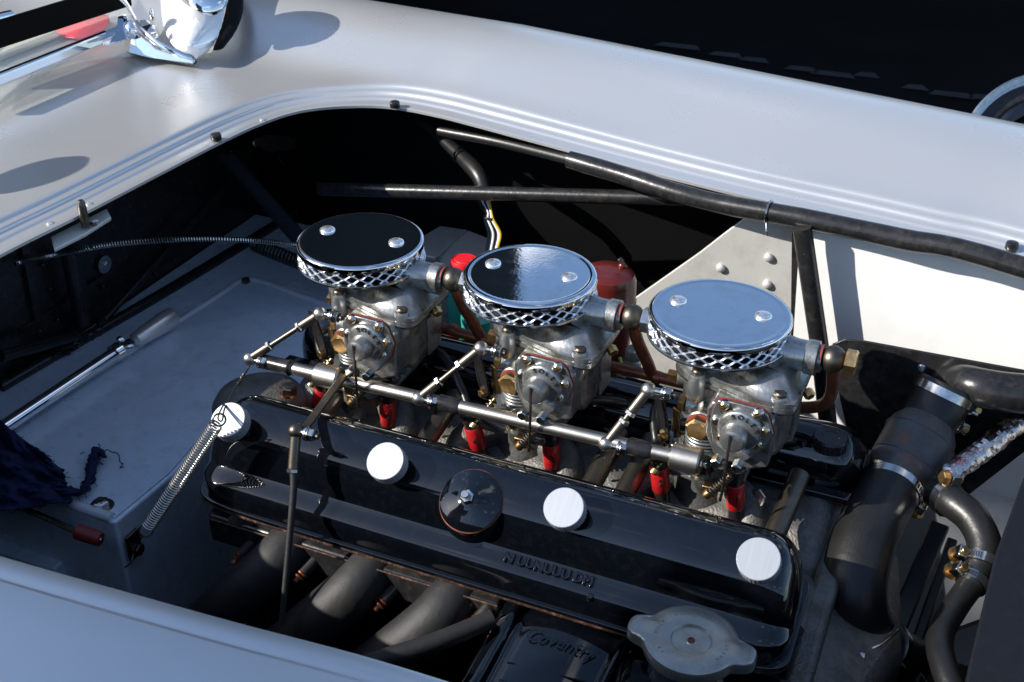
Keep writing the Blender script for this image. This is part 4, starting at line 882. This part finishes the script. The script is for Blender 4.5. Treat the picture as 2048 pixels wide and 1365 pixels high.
ob('lower_rail', MB().prism([V((-.235, -.19, .704)), V((.06, -.19, .704)), V((.06, -.208, .698)), V((-.235, -.208, .698))], (0, 0, -.03)), 'black_satin', ex, bev=.003)
ob('rail_seam', MB().tube([V((-.23, -.212, .699)), V((.06, -.210, .699))], .0010, 6, smooth=False), 'gasket_edge', ex)
ob('clip', MB().lathe(PY(488, 1050, -.2), (.2, -1, -.2), [(-.02, .016), (.004, .015), (.006, .01)], 20), 'cast_dark', ex)
# diagonal dark bar bottom
ob('steady_bar', MB().tube([PZ(985, 1238, .700), PZ(870, 1285, .695), PZ(745, 1325, .69), PZ(640, 1365, .68)], .008, 14), 'pipe_dull', None, 'dull dark bar lying across the exhaust pipes by the header tank', 'bar')

# ============================================================ HEADER TANK + RADIATOR CAP
ht = thing('header_tank', 'gloss black ribbed header tank with faint embossed script', 'tank', (.12, -.27, .5))
zt = .704
a0 = PZ(1040, 1180, zt); b0 = PZ(1250, 1232, zt)
X0, X1 = a0.x-.005, b0.x+.006; Y1 = a0.y+.004; Y0 = -.46
rows = []
nx = 70
for i in range(nx+1):
    f = i/nx; x = X0-.012+(X1-X0+.024)*f; r = []
    rib = .012*math.exp(-((f-.13)/.085)**4)+.010*math.exp(-((f-.93)/.05)**4)
    e = min(f, 1-f)/.09; rd_ = 1-(1-min(1, e))**2; rd_ = math.sqrt(max(0, rd_))
    for j in range(41):
        g_ = j/40; y = Y1-(Y1-Y0)*g_
        e2 = min(1, g_/.07); r2 = math.sqrt(max(0, 1-(1-e2)**2))
        z = zt-.085*(g_)-.09*max(0, g_-.55)**1.6+(rib)*(1 if g_ > .03 else .4)-.03*(1-rd_)-.03*(1-r2)-.016*(2*f-1)**2 + (.0012 if g_ > .33 else .0)
        xx = x-.02*g_
        r.append(V((xx, y+.006*math.exp(-((f-.13)/.1)**2)*(1-g_), z)))
    rows.append([V((r[0].x, Y1+.002, .58))]+r+[V((r[-1].x, Y0, .52))])
ob('tank_shell', MB().grid(rows, caps=True), 'black_gloss', ht, smooth=50)
tx = V((1, .04, 0)); ty = V((-.12, 1, .32))
text('embossed_script', 'Coventry', .016, V((X0+.055, Y1-.038, .6945)), tx, ty, 'black_gloss', ht, .0004, .35)
text('embossed_word', 'ENGLAND', .010, V((X0+.044, Y1-.085, .6805)), tx, ty, 'black_gloss', ht, .0005)
ob('strap_seam', MB().bar(V((X0+.02, Y1-.064, .6820)), V((X1-.015, Y1-.060, .6835)), .0012, .0014), 'black_gloss', ht)
hn = PZ(1190, 1200, .70)
ob('hose_neck', MB().tube([hn+V((.004, -.02, -.02)), hn+V((.0, .0, -.003)), hn+V((.006, .022, -.01)), hn+V((.01, .04, -.03))], .015, 20), 'black_gloss', ht)
ob('neck_clip', MB().torus(hn+V((-.001, .003, -.004)), (.1, 1, -.1), .0155, .0016, 30, 6), 'zinc', ht)
ob('clip_screw', MB().cyl(PZ(1207, 1205, .705), PZ(1218, 1180, .705), .0045), 'zinc', ht)
rd2 = thing('pressure_cap', 'grey metal two-eared radiator pressure cap at bottom centre', 'cap', PZ(1385, 1290, .70))
rc0 = PZ(1383, 1277, .75)
def capr(a, R0):
    e = 0
    for c in (0, math.pi):
        da = (a-c+math.pi) % (2*math.pi)-math.pi; e = max(e, math.exp(-(da/.30)**4))
    return R0*(1+.36*e)
an = (PZ(1505, 1312, .75)-PZ(1262, 1243, .75)); a0_ = math.atan2(an.y, an.x); rows = []
for z, r0 in ((-.011, .0352), (-.010, .0362), (-.0025, .0362), (-.0008, .0356), (0, .0338), (-.0003, .0320), (0, .031), (.0, .0165), (-.0004, .0155), (-.0028, .0145), (-.0028, .0042), (-.0022, .0036), (-.0022, .0001)):
    rows.append([rc0+V((math.cos(a+a0_), math.sin(a+a0_), 0))*(capr(a, r0) if r0 > .03 else r0)+V((0, 0, z)) for a in [2*math.pi*i/128 for i in range(128)]])
ob('cap', MB().grid(rows, cv=True, caps=True), 'cap_metal', rd2, smooth=45)
ob('center_rivet', MB().lathe(rc0-V((0, 0, .0026)), (0, 0, 1), [(0, .003), (.001, .0028), (.0014, .001)], 18), 'copper_paint', rd2)
for i in range(26):
    a = R(60+9*i)+a0_ if i < 20 else R(150+9*i)+a0_
    o = rc0+V((math.cos(a), math.sin(a), 0))*.0265+V((0, 0, .0001)); ro = V((math.cos(a), math.sin(a), 0))
    if i in (4, 9, 15, 16): continue
    text('stamped_letter', 'REMOVE CAP SLOWLY PRESSURE'[i] if 'REMOVE CAP SLOWLY PRESSURE'[i] != ' ' else '.', .0042, o, V((math.sin(a), -math.cos(a), 0)), ro, 'cap_metal', rd2, .0003)
ob('neck', MB().lathe(rc0-V((0, 0, .035)), (0, 0, 1), [(0, .031), (.018, .030), (.025, .033), (.027, .033)], 40), 'black_gloss', rd2)
pt2 = PZ(1500, 1345, .69)
ob('radiator_top_tank', MB().prism([PZ(1240, 1300, .70), PZ(1500, 1310, .70), PZ(1590, 1350, .70), PZ(1640, 1480, .70), PZ(1200, 1480, .70)], (0, 0, -.06)), 'black_gloss', None, 'gloss black radiator top tank under the pressure cap', 'radiator', bev=.012)

# ============================================================ COOLANT HOSES
def hoseclip(c, d, r, parent, sdir, wdt=.009):
    c = V(c); d = V(d).normalized(); s_ = V(sdir); s_ = (s_-d*s_.dot(d)).normalized(); t = d.cross(s_)
    b1 = ob('hose_clip', MB().lathe(c-d*wdt/2, d, [(0, r+.0002), (.0004, r+.0014), (wdt-.0004, r+.0014), (wdt, r+.0002)], 48), 'zinc', parent)
    p = c+s_*(r+.0045)
    ob('clip_housing', MB().box(p, (.011, .011, .008), Matrix((d, t, s_)).transposed()), 'zinc', b1, bev=.0012)
    ob('clip_screw', MB().cyl(p-t*.009, p+t*.009, .0032).hexa(p+t*.009, t, .0055, .005).lathe(p+t*.0085, t, [(0, .0072), (.001, .0072)], 20), 'brass', b1)
    for k in range(5):
        a = .55+.13*k; q = (s_*math.cos(a)-t*math.sin(a))*(r+.0014)
        ob('clip_slot', MB().bar(c+q-d*wdt*.28+q*.006, c+q+d*wdt*.28+q*.006, .0012, .0005, q.cross(d)), 'ink', b1)
    return b1
up = V((0, 0, 1))
bh = thing('coolant_hose', 'fat black ribbed rubber elbow hose rising beside the engine front', 'hose', PZ(1720, 1260, .66))
hp_ = [PZ(1800, 1330, .60), PZ(1755, 1300, .625), PZ(1718, 1250, .655), PZ(1706, 1185, .685), PZ(1718, 1110, .705), PZ(1744, 1045, .718), PZ(1782, 975, .725)]
ob('elbow', MB().tube(hp_, .0285, 40, sub=8, rf=lambda t: 1.08-.13*t), 'rubber', bh)
rb = MB(); hc = catmull(hp_, 26)
for a in range(56):
    ang = 2*math.pi*a/56; pts_ = []; upv = None
    for i in range(0, len(hc), 3):
        t = (hc[min(i+1, len(hc)-1)]-hc[max(i-1, 0)]).normalized()
        if upv is None: upv = up
        x = (upv-t*upv.dot(t)).normalized(); upv = x; y = t.cross(x); rr = .0285*(1.08-.13*i/len(hc))
        pts_.append(hc[i]+(x*math.cos(ang)+y*math.sin(ang))*rr)
    rb.tube(pts_, .00005, 4, smooth=False)
ob('hose_ribs', rb, 'rubber', bh)['kind'] = 'stuff'
c4 = hp_[-1]; d4 = (hp_[-1]-hp_[-3]).normalized()
ob('wire_braid', MB().lathe(c4-d4*.012, d4, [(0, .0268), (.002, .0275), (.020, .0272), (.024, .0262)], 40), 'foil', bh)
hoseclip(c4-d4*.001, d4, .0272, bh, vr*.9+V((0, 0, -.2)))
hoseclip(hp_[1], (hp_[2]-hp_[0]), .0306, bh, (-.5, -1, .2))
th_ = thing('thermostat_housing', 'rust marked grey metal canister joining the two coolant hoses', 'thermostat', PZ(1810, 930, .72))
e4 = PZ(1862, 838, .765); dd4 = (e4-c4).normalized(); ll = (e4-c4).length
ob('crimp_ring', MB().torus(c4+dd4*ll*.70, dd4, .0322, .0016, 56, 8), 'canister', th_); ob('crimp_ring', MB().torus(c4+dd4*ll*.33, dd4, .0308, .0014, 56, 8), 'canister', th_)
ob('canister', MB().lathe(c4, dd4, [(0, .024), (ll*.15, .0255), (ll*.22, .0300), (ll*.30, .0318), (ll*.34, .0310), (ll*.37, .0318), (ll*.66, .0325), (ll*.70, .0332), (ll*.74, .0322), (ll*.80, .0315), (ll*.92, .026), (ll*1.0, .0245)], 56), 'canister', th_)
uh = thing('upper_hose', 'upper black rubber hose joining canister to radiator pipe', 'hose', PZ(1880, 800, .77))
f4 = PZ(1893, 780, .79)
ob('sleeve', MB().lathe(e4-dd4*.004, f4-e4, [(0, .0250), (.001, .0262), ((f4-e4).length+.006, .0275), ((f4-e4).length+.008, .0262)], 44), 'rubber', uh)
hoseclip(e4+dd4*.006, f4-e4, .0264, uh, vr+V((0, 0, -.1)))
hoseclip(e4.lerp(f4, .86), f4-e4, .0284, uh, vr+V((0, 0, -.1)))
rpz = [PZ(1888, 800, .775), PZ(1898, 772, .785), PZ(1925, 768, .795), PZ(1960, 776, .800), PZ(2010, 784, .80), PZ(2080, 790, .80), PZ(2200, 800, .80)]
ob('radiator_pipe', MB().tube(rpz, .0185, 36, sub=8), 'black_satin', None, 'black painted radiator pipe leaving at the right edge', 'pipe')
# small bypass hoses
bp = thing('bypass_hose', 'thin black bypass hose with two worm drive clips at right', 'hose', PZ(1950, 1120, .70))
bpp = [PZ(1873, 985, .735), PZ(1905, 1005, .74), PZ(1945, 1038, .738), PZ(1968, 1085, .730), PZ(1962, 1125, .720), PZ(1945, 1165, .712), PZ(1910, 1215, .706), PZ(1880, 1275, .705), PZ(1890, 1340, .705), PZ(1925, 1420, .70)]
ob('hose', MB().tube(bpp, .0125, 24, sub=8, rf=lambda t: 1.15-.3*min(1, max(0, (t-.4)*5))), 'rubber', bp)
hoseclip(bpp[1].lerp(bpp[0], .35), bpp[1]-bpp[0], .0146, bp, V((.15, .3, .9)))
hoseclip(bpp[4], bpp[5]-bpp[3], .0142, bp, -vr+V((0, 0, .2)))
hoseclip(bpp[5], bpp[6]-bpp[4], .0118, bp, -vr+V((0, 0, .4)))
ob('foil_hose', MB().tube([PZ(1885, 968, .745), PZ(1905, 945, .75), PZ(1960, 905, .757), PZ(2010, 865, .763), PZ(2070, 822, .77), PZ(2160, 760, .78)], .0098, 18, sub=10, jitter=.12, rf=lambda t: .35+.65*min(1, t*6)), 'foil', None, 'crumpled silver foil wrapped hose with red flecks at right', 'hose', smooth=25)
hs = thing('heat_shield', 'scuffed flat black sheet metal shield behind the canister', 'panel', (.34, .16, .68))
hp2 = [PY(u, v_, .155) for u, v_ in ((1664, 690), (1688, 680), (1720, 682), (2100, 752), (2100, 865), (1880, 1035), (1830, 980), (1772, 912), (1700, 888), (1680, 800))]
ob('sheet', MB().prism(hp2, (0, .003, 0)), 'black_satin', hs, bev=.0006)
for u, v_ in ((1843, 737), (1757, 803)): ob('rivet', MB().lathe(PY(u, v_, .1545), (0, -1, 0), [(0, .0042 if u > 1800 else .001), (.001, .003 if u > 1800 else .001)], 16), 'zinc', hs)
# fan belt, pulley, lower front bits
ft = thing('fan_pulley', 'dark pulley and rubber belt at the front of the engine', 'pulley', PZ(1850, 1300, .55))
ob('belt', MB().bar(PZ(1880, 1050, .66), PZ(1775, 1300, .60), .018, .010, (1, 0, 0)), 'rubber', ft, bev=.002)
ob('belt', MB().bar(PZ(1905, 1080, .64), PZ(1800, 1380, .56), .010, .010, (1, 0, 0)), 'rubber', ft, bev=.002)
ob('pulley', MB().lathe(V((.392, -.125, .60)), (1, 0, 0), [(0, .02), (.001, .058), (.004, .060), (.012, .052), (.020, .060), (.024, .058), (.026, .02)], 48), 'black_gloss', ft)
wo = thing('water_outlet', 'grey cast water outlet flange under the coolant elbow', 'casting', PZ(1700, 1300, .6))
q = PZ(1700, 1290, .65)
ob('flange', MB().prism([PZ(1600, 1290, .655), PZ(1680, 1225, .655), PZ(1800, 1200, .655), PZ(1800, 1270, .655), PZ(1700, 1325, .655), PZ(1590, 1325, .655)], (0, 0, -.02)), 'cast', wo, bev=.004)
ob('bolt', MB().hexa(PZ(1676, 1332, .645), (0, 0, 1), .0065, .012), 'zinc', wo)
ob('pipe', MB().cyl(q-V((0, 0, .10)), q+V((0, 0, .004)), .030), 'cast_dark', wo)
ob('wire_clip', MB().tube([PZ(1680, 1290, .665), PZ(1720, 1302, .668), PZ(1760, 1290, .668), PZ(1797, 1258, .665)], .0012, 6).cyl(PZ(1665, 1298, .668), PZ(1730, 1316, .668), .0045), 'zinc', wo)
# round rim at far right beyond the fender
wr_ = thing('spare_wheel', 'round polished metal rim around a black tyre beyond the fender', 'wheel', (.42, 1.2, .2))
wc = PY(2082, 305, 1.25); wa = (CAM-wc); wa.z = 0; wa = (wa.normalized()+V((.25, 0, .45))).normalized()
ob('rim_ring', MB().lathe(wc, wa, [(-.02, .126), (.0, .134), (.005, .1355), (.008, .133), (.006, .125), (-.01, .123)], 72), 'zinc', wr_)
ob('dark_disc', MB().lathe(wc-wa*.012, wa, [(0, .12), (.002, .119), (.003, .01)], 48), 'black_satin', wr_)
ob('inner_tube', MB().torus(wc+wa*.0, wa, .078, .018, 56, 14), 'black_gloss', wr_)
